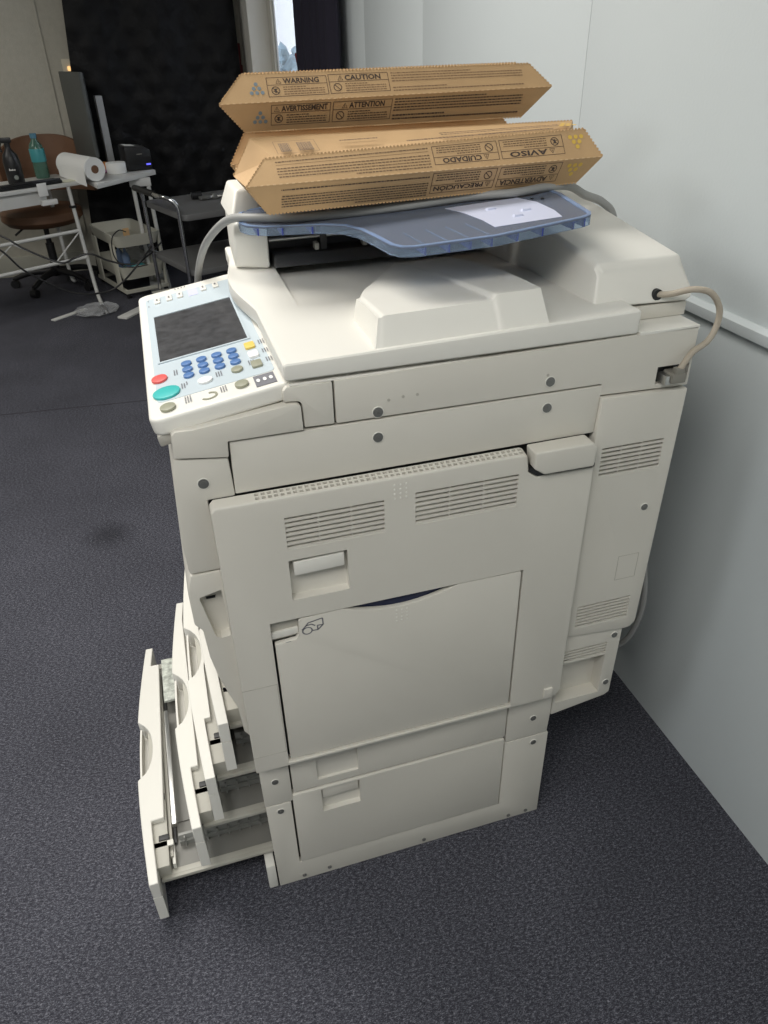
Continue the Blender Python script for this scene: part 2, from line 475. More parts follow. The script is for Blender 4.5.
def plate(name, pts, y0=0.0, y1=.0135, w=.0022, m=PL, parent=CP):
    return obj(name, prism(pts, 'y', y0, y1, w), m, parent)

# --- paper bank (lowest)
lowp = plate('lower_side_panel', [(.0115, .001), (.600, .001), (.600, .261), (.502, .261), (.502, .063), (.058, .063), (.058, .261), (.0095, .262)])
bankdoor = plate('lower_bank_cover', [(.0618, .0655), (.4990, .0665), (.4990, .2775), (.0618, .2800)], -.002, .0135)
cut(bankdoor, box(.117, .193, -.01, .009, .2085, .2745, .002))
obj('grip_ledge', prism([(.119, .244), (.191, .245), (.191, .2725), (.119, .2725)], 'y', .0015, .0085, .002), PL, bankdoor)
plate('base_corner_panel', [(.0085, .2645), (.062, .2635), (.062, .3845), (.008, .3845)])
plate('base_rear_panel', [(.503, .2635), (.596, .2635), (.5985, .316), (.5985, .3845), (.503, .3845)])
basec = plate('upper_bank_cover', [(.0650, .2840), (.5005, .2815), (.5005, .3845), (.0650, .3845)], .0005, .0135)
cut(basec, box(.113, .193, -.01, .006, .303, .366, .003))
# foot stub in front of the bank
obj('stabilizer_foot', box(-.010, .0085, .001, .05, .001, .075, .003), PLL, CP)
obj('caster_wheel', cyl((.07, .05, .028), (.07, .075, .028), .026, n=20, w=.003), BLACK, CP)
obj('caster_wheel', cyl((.52, .05, .028), (.52, .075, .028), .026, n=20, w=.003), BLACK, CP)

def screw(x, z, r=.0075, y=0.0):
    bm = cyl((x, y + .001, z), (x, y - .0016, z), r, n=18, w=.0004)
    merge(bm, cyl((x, y - .0014, z), (x, y - .0026, z), r * .62, n=14, w=.0004))
    merge(bm, box(x - r * .35, x + r * .35, y - .0031, y - .002, z - r * .08, z + r * .08))
    merge(bm, box(x - r * .08, x + r * .08, y - .0031, y - .002, z - r * .35, z + r * .35))
    sw = obj('screw', bm, SCREWM, CP, 30)
    if r > .005:
        rim = tube([(x + r * 1.12 * math.cos(2 * math.pi * i / 16), y - .0004, z + r * 1.12 * math.sin(2 * math.pi * i / 16)) for i in range(17)], .0008, 6, 1)
        obj('screw_rim', rim, PLL, sw)
for x, z in ((.034, .330), (.036, .242), (.560, .317), (.567, .242), (.001 + .001, .977), (.251, 1.005), (.252, 1.044), (.516, 1.009),
             (.517, 1.051), (.721, .794), (.716, .497), (.717, .369)):
    screw(x, z, .0072 if z > .9 else .0062, -.006 if .79 < z < .80 else 0.0)
for x, z in ((.064, .016), (.118, .018), (.328, .016), (.528, .013), (.570, .013)):
    screw(x, z, .0042, -.0004)

# --- scanner side panels
plate('scanner_front_cap', [(-.030, 1.0225), (-.028, 1.056), (-.022, 1.0605), (.000, 1.0600), (.131, 1.0755), (.1415, 1.0745), (.1445, 1.071),
                            (.1455, 1.0355), (.0425, 1.0355), (.041, 1.0125)], -.004, .05)
plate('scanner_spacer_panel', [(.1475, 1.037), (.190, 1.036), (.190, 1.0985), (.128, 1.0992), (.1225, 1.094), (.1225, 1.0785), (.143, 1.0765), (.1468, 1.072)], 0, .16, .003)
tr = plate('scanner_rear_panel', [(.1925, 1.036), (.605, 1.034), (.605, 1.0155), (.761, 1.0105), (.761, 1.1065), (.1925, 1.099)])
cut(tr, box(.7, .7565, -.01, .010, 1.0195, 1.048))
plate('screw_cover_strip', [(.0445, 1.033), (.607, 1.0315), (.6035, .953), (.5, .953), (.0425, .952)])
bm = NB()
for x, z in ((.310, 1.062), (.289, 1.062), (.268, 1.060), (.512, 1.062)):
    obj('molding_mark', cyl((x, .0005, z), (x, -.0006, z), .0022, n=12), PLD, CP)
obj('scanner_top_plate', box(.132, .762, .002, .66, 1.0985, 1.1018, .001), PLL, CP)
obj('scanner_rear_top', box(.658, .762, .0, .66, 1.1018, 1.1075, .0015), PLL, CP)

# --- front cover: column seen left of the side door, grip and tapering lower part
fc = obj('front_cover', prism([(-.031, 1.0195), (.040, 1.0105), (.0425, .949), (.004, .949), (.010, .83), (-.040, .83), (-.042, .884), (-.038, .96)], 'y', 0, .655, .004), PL, CP)
lc = obj('lower_front_cover', prism([(-.040, .8275), (.012, .8275), (.013, .47), (.004, .466), (-.004, .480), (-.0075, .540), (-.017, .572), (-.028, .617), (-.035, .662), (-.0375, .72), (-.048, .735), (-.048, .795)],
                                    'y', 0.0, .655, .004), PL, CP)
cut(lc, prism([(-.034, .785), (.000, .793), (.003, .702), (-.012, .699), (-.020, .705)], 'y', -.01, .018, .003))
bm = box(-.026, -.012, .016, .0175, .783, .787); merge(bm, box(-.024, -.010, .016, .0175, .768, .772))
obj('latch_slot', bm, BLACK, lc)

# --- duplex door on the side
YD = -.022
dd = obj('side_door', prism([(.0035, .3915), (.583, .3905), (.5975, .404), (.5985, .903), (.4985, .9045), (.4845, .9155), (.480, .944), (.474, .9465), (.010, .9465), (.004, .940)], 'y', YD, -.0005, .003, 3), PL, CP)
for v in dd.data.vertices:
    if v.co.z > .93: v.co.z += (v.co.y + ORG.y - YD) * .2
cut(dd, box(.0625, .492, -.04, -.008, .404, .7255, .0))       # bay of the bypass tray
c2 = NB()
for x0, x1, z0, z1 in ((.103, .2515, .856, .9125), (.300, .4675, .858, .9155)):
    merge(c2, box(x0, x1, -.04, -.0115, z0, z1))
merge(c2, box(.102, .192, -.04, -.006, .762, .837, .002))
cut(dd, c2)
c3 = NB(); nh = 46
for i in range(nh):
    x = .070 + i * (.472 - .070) / (nh - 1)
    for j in (0, 1):
        merge(c3, box(x - .0028, x + .0028, -.0172 + j * .0078, -.0122 + j * .0078, .917, .97))
cut(dd, c3)
def grille(x0, x1, z0, z1, n, y0, y1, parent, ndiv=3):
    bm = NB(); p = (z1 - z0) / n
    for i in range(n):
        z = z0 + p * i
        merge(bm, hull8([(x0, y0, z), (x1, y0, z), (x1, y0, z + p * .50), (x0, y0, z + p * .50)],
                        [(x0, y1, z + p * .15), (x1, y1, z + p * .15), (x1, y1, z + p * .45), (x0, y1, z + p * .45)], 0))
    for k in range(1, ndiv):
        x = x0 + (x1 - x0) * k / ndiv
        merge(bm, box(x - .0012, x + .0012, y0 + .003, y1, z0, z1))
    return obj('vent_grille', bm, PL, parent, 0)
grille(.103, .2515, .856, .9125, 7, YD + .0006, -.0116, dd)
grille(.300, .4675, .858, .9155, 7, YD + .0006, -.0116, dd)
obj('latch_handle', prism([(.109, .806), (.187, .808), (.187, .833), (.109, .831)], 'y', YD + .0015, -.006, .0025), PLL, dd)
for cx, cz, nx, nz in ((.2765, .923, 3, 4), (.2765, .686, 3, 4)):
    bm = NB()
    for i in range(nx):
        for j in range(nz):
            y = YD if cz > .8 else -.0215
            merge(bm, cyl((cx + (i - 1) * .009, y + .0005, cz + (j - 1.5) * .0075), (cx + (i - 1) * .009, y - .0008, cz + (j - 1.5) * .0075), .0016, n=8))
    obj('braille_dots', bm, PLL, dd)
# seam lines of the left insert and small clip
bm = boxes(NB(), [(.0035, .0605, YD - .0003, YD + .001, .5955, .5965), (.0605, .0614, YD - .0003, YD + .001, .43, .5965), (.0035, .0605, YD - .0003, YD + .001, .4315, .4322)])
obj('seam_line', bm, PLD, dd)
obj('stop_clip', box(.562, .579, YD - .004, -.0006, .397, .421, .001), PL, dd)
bm = prism([(.4825, .9175), (.499, .9065), (.5985, .905), (.5985, .9115), (.503, .9125), (.4865, .924)], 'y', YD - .0006, YD + .006)
obj('latch_gap', bm, BLACK, dd)
obj('release_lever', prism([(.4885, .9245), (.5055, .9130), (.5905, .9125), (.5925, .9450), (.585, .9545), (.4865, .9535)], 'y', -.034, -.001, .0035, 3), PL, CP)

# bypass tray
obj('bay_back', box(.0628, .4917, -.0080, -.0070, .4045, .7252), BLACK, dd)
sc = []
for i in range(13):
    t = i / 12; x = .374 - t * (.374 - .178)
    sc.append((x, .7245 - .0200 * math.sin(math.pi * t) ** .85))
bp = obj('bypass_tray', prism([(.0665, .4065), (.4885, .4055), (.4890, .7205), (.4865, .7232)] + sc + [(.112, .7225), (.1075, .719), (.1060, .690), (.101, .6825), (.0665, .680)], 'y', -.0215, -.012, .0022), PL, CP)
obj('tray_recess', prism([(.17, .70), (.40, .70), (.40, .727), (.17, .727)], 'y', -.0115, -.0082), NAVY, bp)
obj('finger_notch', prism([(.0632, .682), (.107, .684), (.107, .724), (.0632, .723)], 'y', -.0115, -.0082), PLD, bp)
obj('notch_step', prism([(.0632, .688), (.106, .690), (.106, .7025), (.0632, .7005)], 'y', -.0165, -.0116, .001), PLL, bp)
bm = prism([(.0612, .3985), (.4925, .3975), (.4925, .4032), (.0612, .4042)], 'y', -.0265, -.0222, .0012)
obj('lower_lip', bm, PL, bp)
fI = lambda a, b: Vector((a, -.0219, b))
d = Decal(fI)
for s in (((.118, .7065), (.1215, .7115)), ((.1215, .7115), (.145, .7155)), ((.145, .7155), (.1455, .702)), ((.1455, .702), (.1365, .6935)), ((.1365, .6935), (.128, .694)), ((.136, .7025), (.1455, .702)), ((.136, .7025), (.1365, .6935)),
          ((.111, .699), (.118, .7065)), ((.118, .7065), (.127, .7075)), ((.127, .7075), (.1325, .703))):
    d.line(s[0][0], s[0][1], s[1][0], s[1][1], .0021)
d.ring(.1195, .6955, .0088, .0078, .74, 14)
d.rect(.083, .092, .6805, .6815)
d.done('hand_icon', PRINT, bp)

# --- rear cover
rc = plate('rear_cover', [(.6065, 1.0125), (.7585, 1.008), (.7530, .527), (.7425, .5155), (.734, .514), (.6010, .5265), (.5995, .56), (.6025, .905)], -.006, .0135, .003)
c2 = NB(); merge(c2, box(.620, .733, -.02, .008, .8695, .9245)); merge(c2, box(.620, .730, -.02, .008, .5435, .5965))
cut(rc, c2)
grille(.620, .733, .8695, .9245, 7, -.0055, .006, rc)
grille(.620, .730, .5435, .5965, 7, -.0055, .006, rc)
bm = boxes(NB(), [(.6880, .7295, -.0064, -.005, .6950, .6958), (.6880, .7295, -.0064, -.005, .6420, .6428), (.6880, .6888, -.0064, -.005, .6420, .6958), (.7287, .7295, -.0064, -.005, .6420, .6958)])
obj('blank_plate_outline', bm, PLD, rc)
# lower rear cover with carrying grip
lr = plate('lower_rear_cover', [(.6015, .5245), (.7325, .512), (.7305, .337), (.720, .330), (.600, .3115)], .0, .04, .003)
cut(lr, merge(box(.605, .703, -.01, .028, .345, .449), box(.604, .703, -.01, .008, .452, .482)))
grille(.6045, .703, .452, .482, 4, .0005, .0078, lr, 1)
obj('rear_block', box(.6, .728, .041, .66, .35, .5505, .003), PLD, CP)
# plug socket
obj('socket_hole', box(.701, .7555, .0085, .0098, 1.0205, 1.047), BLACK, tr)

# --- control panel (tilted plate)
def CPT(a, b, h=0.0):    # a along x, b along y on the panel plane
    n = Vector((-.16, 0, 1)).normalized()
    return Vector((a, b, 1.0735 + .16 * (a + .05))) + n * h
def panel_prism(pts, h0, h1, w=.002, seg=2):
    bm = NB(); A = [bm.verts.new(CPT(a, b, h0)) for a, b in pts]; B = [bm.verts.new(CPT(a, b, h1)) for a, b in pts]; n = len(pts)
    bm.faces.new(A); bm.faces.new(B[::-1])
    for i in range(n): bm.faces.new((A[i], B[i], B[(i + 1) % n], A[(i + 1) % n]))
    bmesh.ops.recalc_face_normals(bm, faces=bm.faces[:]); return bev(bm, w, seg)
def rr(x0, x1, y0, y1, r, n=5):
    out = []
    for cx, cy, a0 in ((x1 - r, y1 - r, 0), (x0 + r, y1 - r, 90), (x0 + r, y0 + r, 180), (x1 - r, y0 + r, 270)):
        for i in range(n + 1):
            a = R(a0 + 90 * i / n); out.append((cx + r * math.cos(a), cy + r * math.sin(a)))
    return out
pn = obj('control_panel', panel_prism(rr(-.052, .150, .008, .583, .018), -.024, 0, .005, 3), PLL, CP)
obj('panel_underside', hull8([(-.044, .02, 1.030), (.10, .02, 1.060), (.10, .56, 1.060), (-.044, .56, 1.030)],
                             [(-.046, .012, 1.050), (.12, .012, 1.077), (.12, .575, 1.077), (-.046, .575, 1.050)], .004), PL, pn)
obj('blue_fascia', panel_prism(rr(-.038, .124, .060, .545, .008), -.001, .0006, .0), PANELB, pn)
obj('touch_screen', panel_prism([(-.027, .205), (.107, .205), (.107, .428), (-.027, .428)], 0, .0012, .0), SCREEN, pn)
bm = NB()
for p in ([(-.0305, .201), (-.027, .205), (-.027, .428), (-.0305, .432)], [(-.0305, .432), (-.027, .428), (.107, .428), (.1105, .432)],
          [(.1105, .432), (.107, .428), (.107, .205), (.1105, .201)], [(.1105, .201), (.107, .205), (-.027, .205), (-.0305, .201)]):
    merge(bm, panel_prism(p, 0, .0024, .0))
obj('screen_bezel', bm, PANELB, pn)
def key(name, a, b, ra, rb, m, h=.004, n=18):
    bm = NB()
    pts = [(a + ra * math.cos(2 * math.pi * i / n), b + rb * math.sin(2 * math.pi * i / n)) for i in range(n)]
    return obj(name, panel_prism(pts, 0, h, .0012), m, pn)
def skey(name, a, b, ra, rb, m, h=.004):
    return obj(name, panel_prism(rr(a - ra, a + ra, b - rb, b + rb, min(ra, rb) * .35, 3), 0, h, .0008), m, pn)
for i, a in enumerate((.010, .0325, .055, .0775)):
    for b in (.1235, .147, .1705): key('number_key', a, b, .0078, .0085, KEYB)
key('stop_key', -.031, .140, .0115, .0135, KEYR)
key('start_key', -.024, .084, .019, .0195, KEYG)
key('function_key', -.025, .035, .0105, .012, KEYO)
key('function_key', .076, .095, .0085, .010, KEYO)
key('function_key', .075, .041, .0095, .011, KEYO)
key('enter_key', .030, .089, .0105, .0105, KEYW)
obj('power_key_rim', panel_prism([(.030 + k * .0115 * math.cos(t), .037 + k * .011 * math.sin(t)) for k, t in
     [(1, R(-150 + 20 * i)) for i in range(13)] + [(.75, R(90 - 20 * i)) for i in range(13)]], 0, .0012, 0), KEYO, pn)
skey('mode_key', .105, .171, .0075, .0115, KEYY); skey('mode_key', .105, .133, .0075, .0115, KEYW); skey('mode_key', .104, .095, .0075, .0115, KEYO)
obj('status_lamp_block', panel_prism([(.092, .020), (.120, .020), (.120, .056), (.092, .056)], 0, .001, 0), PRINT, pn)
dp = Decal(lambda a, b: CPT(a, b, .0016))
for a in (.097, .106, .1145): dp.disc(a, .038, .0026, .006)
dp.done('lamp_icons', KEYW, pn)
for a, b, ml in ((-.017, .519, PLL), (.005, .519, PLL), (.025, .520, PLL), (.069, .525, PLL), (.092, .524, PLL)):
    skey('function_tab_key', a, b, .0052, .016, ml, .0035)
obj('key_label', panel_prism([(.040, .500), (.058, .500), (.058, .540), (.040, .540)], 0, .0012, 0), KEYL, pn)
dp = Decal(lambda a, b: CPT(a, b, .0012))
rnd = random.Random(3)
for a, b, n, L in ((-.010, .150, 2, .02), (-.003, .094, 2, .018), (-.002, .045, 3, .022), (.046, .100, 3, .018), (.046, .045, 3, .018), (.094, .108, 3, .018),
                   (.119, .178, 3, .018), (.119, .140, 3, .016), (.119, .104, 3, .016), (.004, .10, 1, .012), (.122, .51, 2, .018), (-.034, .535, 1, .01), (-.034, .50, 1, .008)):
    dp.new()
    for i in range(n):
        bb = b - L / 2
        while bb < b + L / 2:
            w_ = rnd.uniform(.0015, .004); dp.rect(a + i * .0034, a + i * .0034 + .0017, bb, min(bb + w_, b + L / 2)); bb += w_ + .001
for a, b in ((-.017, .519), (.005, .519), (.025, .520), (.069, .525), (.092, .524)):
    dp.new(); dp.bm.faces.new([dp.bm.verts.new(CPT(a + da, b + db, .0042)) for da, db in ((-.0015, -.004), (.0015, -.004), (.0015, .006), (-.0015, .006))])
dp.new()
for i in range(4): dp.rect(.018 + i * .006, .020 + i * .006, .565, .572)
dp.done('printed_legend', PRINT, pn)

# --- platen lid
def ltop(x, y): return 1.131 + (x - .126) * .022 + .003 * min(1, max(0, y / .3))
lobe = []
for i in range(15):
    t = i / 14; y = .235 + t * .33
    lobe.append((.1275 - .020 * math.sin(math.pi * t) ** 1.2, y))
lid_pts = [(.126, -.002), (.654, -.002), (.654, .66), (.130, .66)] + lobe[::-1]
bm = NB()
A = [bm.verts.new((x, y, 1.1068)) for x, y in lid_pts]; B = [bm.verts.new((x, y, ltop(x, y))) for x, y in lid_pts]; n = len(lid_pts)
bm.faces.new(A); bm.faces.new(B[::-1])
for i in range(n): bm.faces.new((A[i], B[i], B[(i + 1) % n], A[(i + 1) % n]))
bmesh.ops.recalc_face_normals(bm, faces=bm.faces[:]); bev(bm, .0055, 3)
lid = obj('platen_lid', bm, PLL, CP)
# raised front border strip next to the output area
cut(lid, hull8([(.192, .20, 1.1355), (.60, .20, 1.1455), (.60, .52, 1.125), (.198, .52, 1.120)], [(.190, .20, 1.2), (.60, .20, 1.2), (.60, .52, 1.2), (.196, .52, 1.2)]))
# output stopper: a ramp on the lid with a hump and a curled step
bm = NB(); nx, ny = 90, 64; g = {}; Y1 = .385
def interp(t, pts):
    for (a, fa), (b, fb) in zip(pts, pts[1:]):
        if t <= b: return fa + (fb - fa) * max(0, (t - a)) / (b - a)
    return pts[-1][1]
def xl(y): return interp(y, [(.03, .262), (.13, .259), (.17, .275), (.23, .313), (.30, .352), (.385, .400)])
def xr(y): return .503 + .006 * (y / .4)
def stp(x, y):   # height above lid
    xs = interp(y, [(.03, .434), (.06, .428), (.12, .420), (.20, .414), (.32, .405), (.4, .40)])
    k = 1 / (1 + math.exp(-(x - xs) / .0010))
    t = max(0, (y - .03))
    h = .0345 * max(0, 1 - (t / .37) ** 1.9) * (1 - k) + .0420 * max(0, 1 - (t / .345) ** 1.5) * k
    e = min(1, max(0, (x - xl(y)) / .012)); h *= .55 + .45 * (1 - (1 - e) ** 2) if y < .13 else (.3 + .7 * (1 - (1 - e) ** 2))
    if y < .13 and x > xl(y): h = max(h, .0345 * max(0, 1 - (t / .37) ** 1.9) * .93)
    return max(h, .0005)
for j in range(ny + 1):
    y = .030 + (Y1 - .030) * j / ny
    for i in range(nx + 1):
        x = xl(y) + (xr(y) - xl(y)) * i / nx
        g[j, i] = bm.verts.new((x, y, ltop(x, y) + stp(x, y)))
for j in range(ny):
    for i in range(nx): bm.faces.new((g[j, i], g[j, i + 1], g[j + 1, i + 1], g[j + 1, i]))
# near skirt, left and right skirts down to the lid
nb = {}
for i in range(nx + 1):
    x = .2495 + (.5085 - .2495) * i / nx; nb[i] = bm.verts.new((x, .004, ltop(x, 0) - .002))
for i in range(nx): bm.faces.new((nb[i], nb[i + 1], g[0, i + 1], g[0, i]))
rb = {0: nb[nx]}
for j in range(1, ny + 1):
    y = .030 + (Y1 - .03) * j / ny; rb[j] = bm.verts.new((xr(y) + .008 * (1 - j / ny), y, ltop(xr(y), y) - .014))
for j in range(ny): bm.faces.new((rb[j], rb[j + 1], g[j + 1, nx], g[j, nx]))
lb = {0: nb[0]}
for j in range(1, ny + 1):
    y = .030 + (Y1 - .03) * j / ny; lb[j] = bm.verts.new((xl(y) - .013 * max(.1, (1 - j / ny * 2)), y, ltop(xl(y), y) - .014))
for j in range(ny): bm.faces.new((lb[j], g[j, 0], g[j + 1, 0], lb[j + 1]))
obj('output_stopper', bm, PLL, lid, 32)

# --- document feeder
adf = obj('document_feeder', hull8([(.196, .505, 1.139), (.612, .505, 1.139), (.612, .655, 1.139), (.196, .655, 1.139)],
                                   [(.196, .505, 1.243), (.640, .505, 1.243), (.640, .655, 1.243), (.196, .655, 1.243)], .004), DARKPL, CP)
obj('front_cap', hull8([(.129, .480, 1.136), (.188, .452, 1.136), (.192, .655, 1.136), (.140, .655, 1.136)],
                       [(.134, .470, 1.215), (.190, .455, 1.215), (.192, .655, 1.215), (.140, .655, 1.215)], .006, 3), PLL, adf)
obj('cap_top', hull8([(.130, .468, 1.2155), (.190, .505, 1.2155), (.192, .655, 1.2155), (.132, .655, 1.2155)],
                     [(.148, .510, 1.262), (.188, .520, 1.262), (.190, .650, 1.258), (.150, .650, 1.258)], .006, 3), PLL, adf)
obj('output_ledge', hull8([(.194, .440, 1.139), (.612, .440, 1.139), (.612, .504, 1.139), (.194, .504, 1.139)],
                          [(.198, .452, 1.158), (.612, .452, 1.158), (.612, .504, 1.158), (.198, .504, 1.158)], .002), GREYM, adf)
obj('feed_rod', cyl((.193, .470, 1.181), (.612, .470, 1.184), .0035, n=12), METAL, adf)
for x in (.285, .375, .49):
    obj('guide_clip', box(x, x + .012, .462, .50, 1.158, 1.206, .002), DARKPL, adf)
    obj('paper_sensor', box(x - .012, x - .004, .455, .475, 1.160, 1.172, .002), PLD, adf)
# rear motor housing of the feeder
hb = NB()
prof = [  # (y, z_top)
    (.050, 1.190), (.075, 1.1945), (.15, 1.2035), (.30, 1.222), (.45, 1.238), (.62, 1.252), (.655, 1.248)]
rings = []
for k, (y, zt) in enumerate(prof):
    yy = y if k else .046
    e = .004 if k == 0 else 0
    xl_ = .600 - .010 * (y - .05)
    sec = [(xl_, 1.136), (.769, 1.131), (.775, 1.135), (.777, zt - .045), (.762, zt - .005 - e), (.757, zt - e), (xl_ + .020, zt - e), (xl_ + .014, zt - .005 - e)]
    if k == 0: sec = [(x + (.004 if x < .7 else -.004), z - .003 if z > 1.15 else z) for x, z in sec]
    rings.append([hb.verts.new((x, yy if z < 1.15 else yy + (.020 if k == 0 else 0), z)) for x, z in sec])
for A, B in zip(rings, rings[1:]):
    m_ = len(A)
    for i in range(m_): hb.faces.new((A[i], A[(i + 1) % m_], B[(i + 1) % m_], B[i]))
hb.faces.new(rings[0]); hb.faces.new(rings[-1][::-1])
bmesh.ops.recalc_face_normals(hb, faces=hb.faces[:]); bev(hb, .0045, 3, 25)
fh = obj('feeder_motor_housing', hb, PLL, CP, 18)
obj('hinge_base', box(.660, .7675, .048, .65, 1.108, 1.1295, .002), PL, CP)
obj('cable_hole', cyl((.712, .060, 1.1445), (.712, .0468, 1.1445), .0085, n=18), BLACK, fh)

# feeder tray of translucent blue plastic
def TT(x, y, h=0.0): return Vector((x, y, 1.239 + .07 * (x - .31) + h))
tp = [(.156, .50), (.141, .47), (.137, .40), (.146, .372), (.168, .346), (.214, .322), (.255, .298), (.283, .268), (.297, .225), (.304, .17), (.309, .115), (.318, .093), (.336, .083), (.45, .067), (.590, .083), (.606, .090), (.614, .104),
      (.642, .250), (.640, .285), (.610, .318), (.45, .36), (.30, .45), (.20, .50)]
def off(pts, d):
    c_ = [0, 0]; out = []; n = len(pts)
    for i in range(n):
        a = Vector(pts[i - 1]); b = Vector(pts[i]); c = Vector(pts[(i + 1) % n])
        t = (c - a).normalized(); nrm = Vector((-t.y, t.x)); out.append(tuple(b + nrm * d))
    return out
area = sum(tp[i - 1][0] * tp[i][1] - tp[i][0] * tp[i - 1][1] for i in range(len(tp)))
if area < 0: tp = tp[::-1]
inn = off(tp, .0028)
def tslab(pts, h0, h1, w=0):
    return hull8([TT(x, y, h0) for x, y in pts], [TT(x, y, h1) for x, y in pts], w)
ft = obj('feeder_tray', tslab(tp, -.0022, 0), SMOKY, CP)
bm = NB(); n = len(tp)
V = [[bm.verts.new(TT(x, y, h)) for x, y in P_] for P_, h in ((tp, -.0135), (tp, -.0021), (inn, -.0021), (inn, -.0135))]
for k in range(4):
    for i in range(n): bm.faces.new((V[k][i], V[k][(i + 1) % n], V[(k + 1) % 4][(i + 1) % n], V[(k + 1) % 4][i]))
obj('tray_skirt', bm, BLUET, ft)
bm = NB(); inb = off(tp, .0065)
V = [[bm.verts.new(TT(x, y, h)) for x, y in P_] for P_, h in ((tp, .0001), (tp, .0012), (inb, .0010), (inb, .0001))]
for k in range(4):
    for i in range(n): bm.faces.new((V[k][i], V[k][(i + 1) % n], V[(k + 1) % 4][(i + 1) % n], V[(k + 1) % 4][i]))
obj('tray_border', bm, BORD, ft)
bm = NB()
for x, y in ((.350, .090), (.383, .086), (.413, .083), (.443, .080)):
    merge(bm, tube([TT(x, y, .0006), TT(x - .004, y + .075, .0004)], .0009, 6, 1))
obj('top_ridges', bm, BLUET, ft)
for x, y, L_ in ((.350, .0815, .07), (.383, .0765, .07), (.413, .0725, .07), (.443, .069, .07), (.483, .071, .07), (.523, .075, .07), (.575, .0815, .07), (.594, .0845, .07), (.196, .3285, .05), (.240, .305, .05), (.160, .352, .05)):
    obj('stiffening_rib', hull8([TT(x - .0011, y, -.0132), TT(x + .0011, y, -.0132), TT(x + .0011, y + L_, -.0132), TT(x - .0011, y + L_, -.0132)],
                    [TT(x - .0011, y, -.0023), TT(x + .0011, y, -.0023), TT(x + .0011, y + L_, -.0023), TT(x - .0011, y + L_, -.0023)]), BLUEE, ft)
obj('label_sheet', tslab([(.450, .270), (.463, .22), (.468, .16), (.466, .112), (.569, .106), (.579, .15), (.583, .215), (.572, .262)], .0003, .0008), LABEL, ft)
bm = NB()
for x, y in ((.505, .215), (.545, .175), (.520, .150)): merge(bm, hull8([TT(x - .008, y - .005, .0007), TT(x + .008, y - .004, .0007), TT(x + .007, y + .004, .0007), TT(x - .008, y + .004, .0007)],
                    [TT(x - .006, y - .003, .0035), TT(x + .006, y - .003, .0035), TT(x + .006, y + .003, .0035), TT(x - .006, y + .003, .0035)]))
obj('corner_stops', bm, LABEL, ft)
for x, y in ((.588, .240), (.600, .228)): obj('rivet', cyl(TT(x, y, 0), TT(x, y, .002), .003, n=12), BLACK, ft)

# interface cable with its plug
ic = obj('interface_cable', tube([(.712, .052, 1.1445), (.725, .036, 1.1475), (.748, .015, 1.158), (.772, .004, 1.153), (.789, .000, 1.130), (.790, -.002, 1.105), (.777, -.005, 1.082), (.752, -.008, 1.069), (.737, -.012, 1.055), (.730, -.012, 1.043)], .0048, 12), CABLE, CP)
obj('plug', merge(box(.7165, .7415, -.018, .008, 1.024, 1.040, .002), box(.7225, .7375, -.017, -.006, 1.038, 1.048, .0015)), PLUGM, ic)
obj('plug_shell', box(.7075, .7185, -.014, .008, 1.022, 1.037, .0015), METAL, ic)

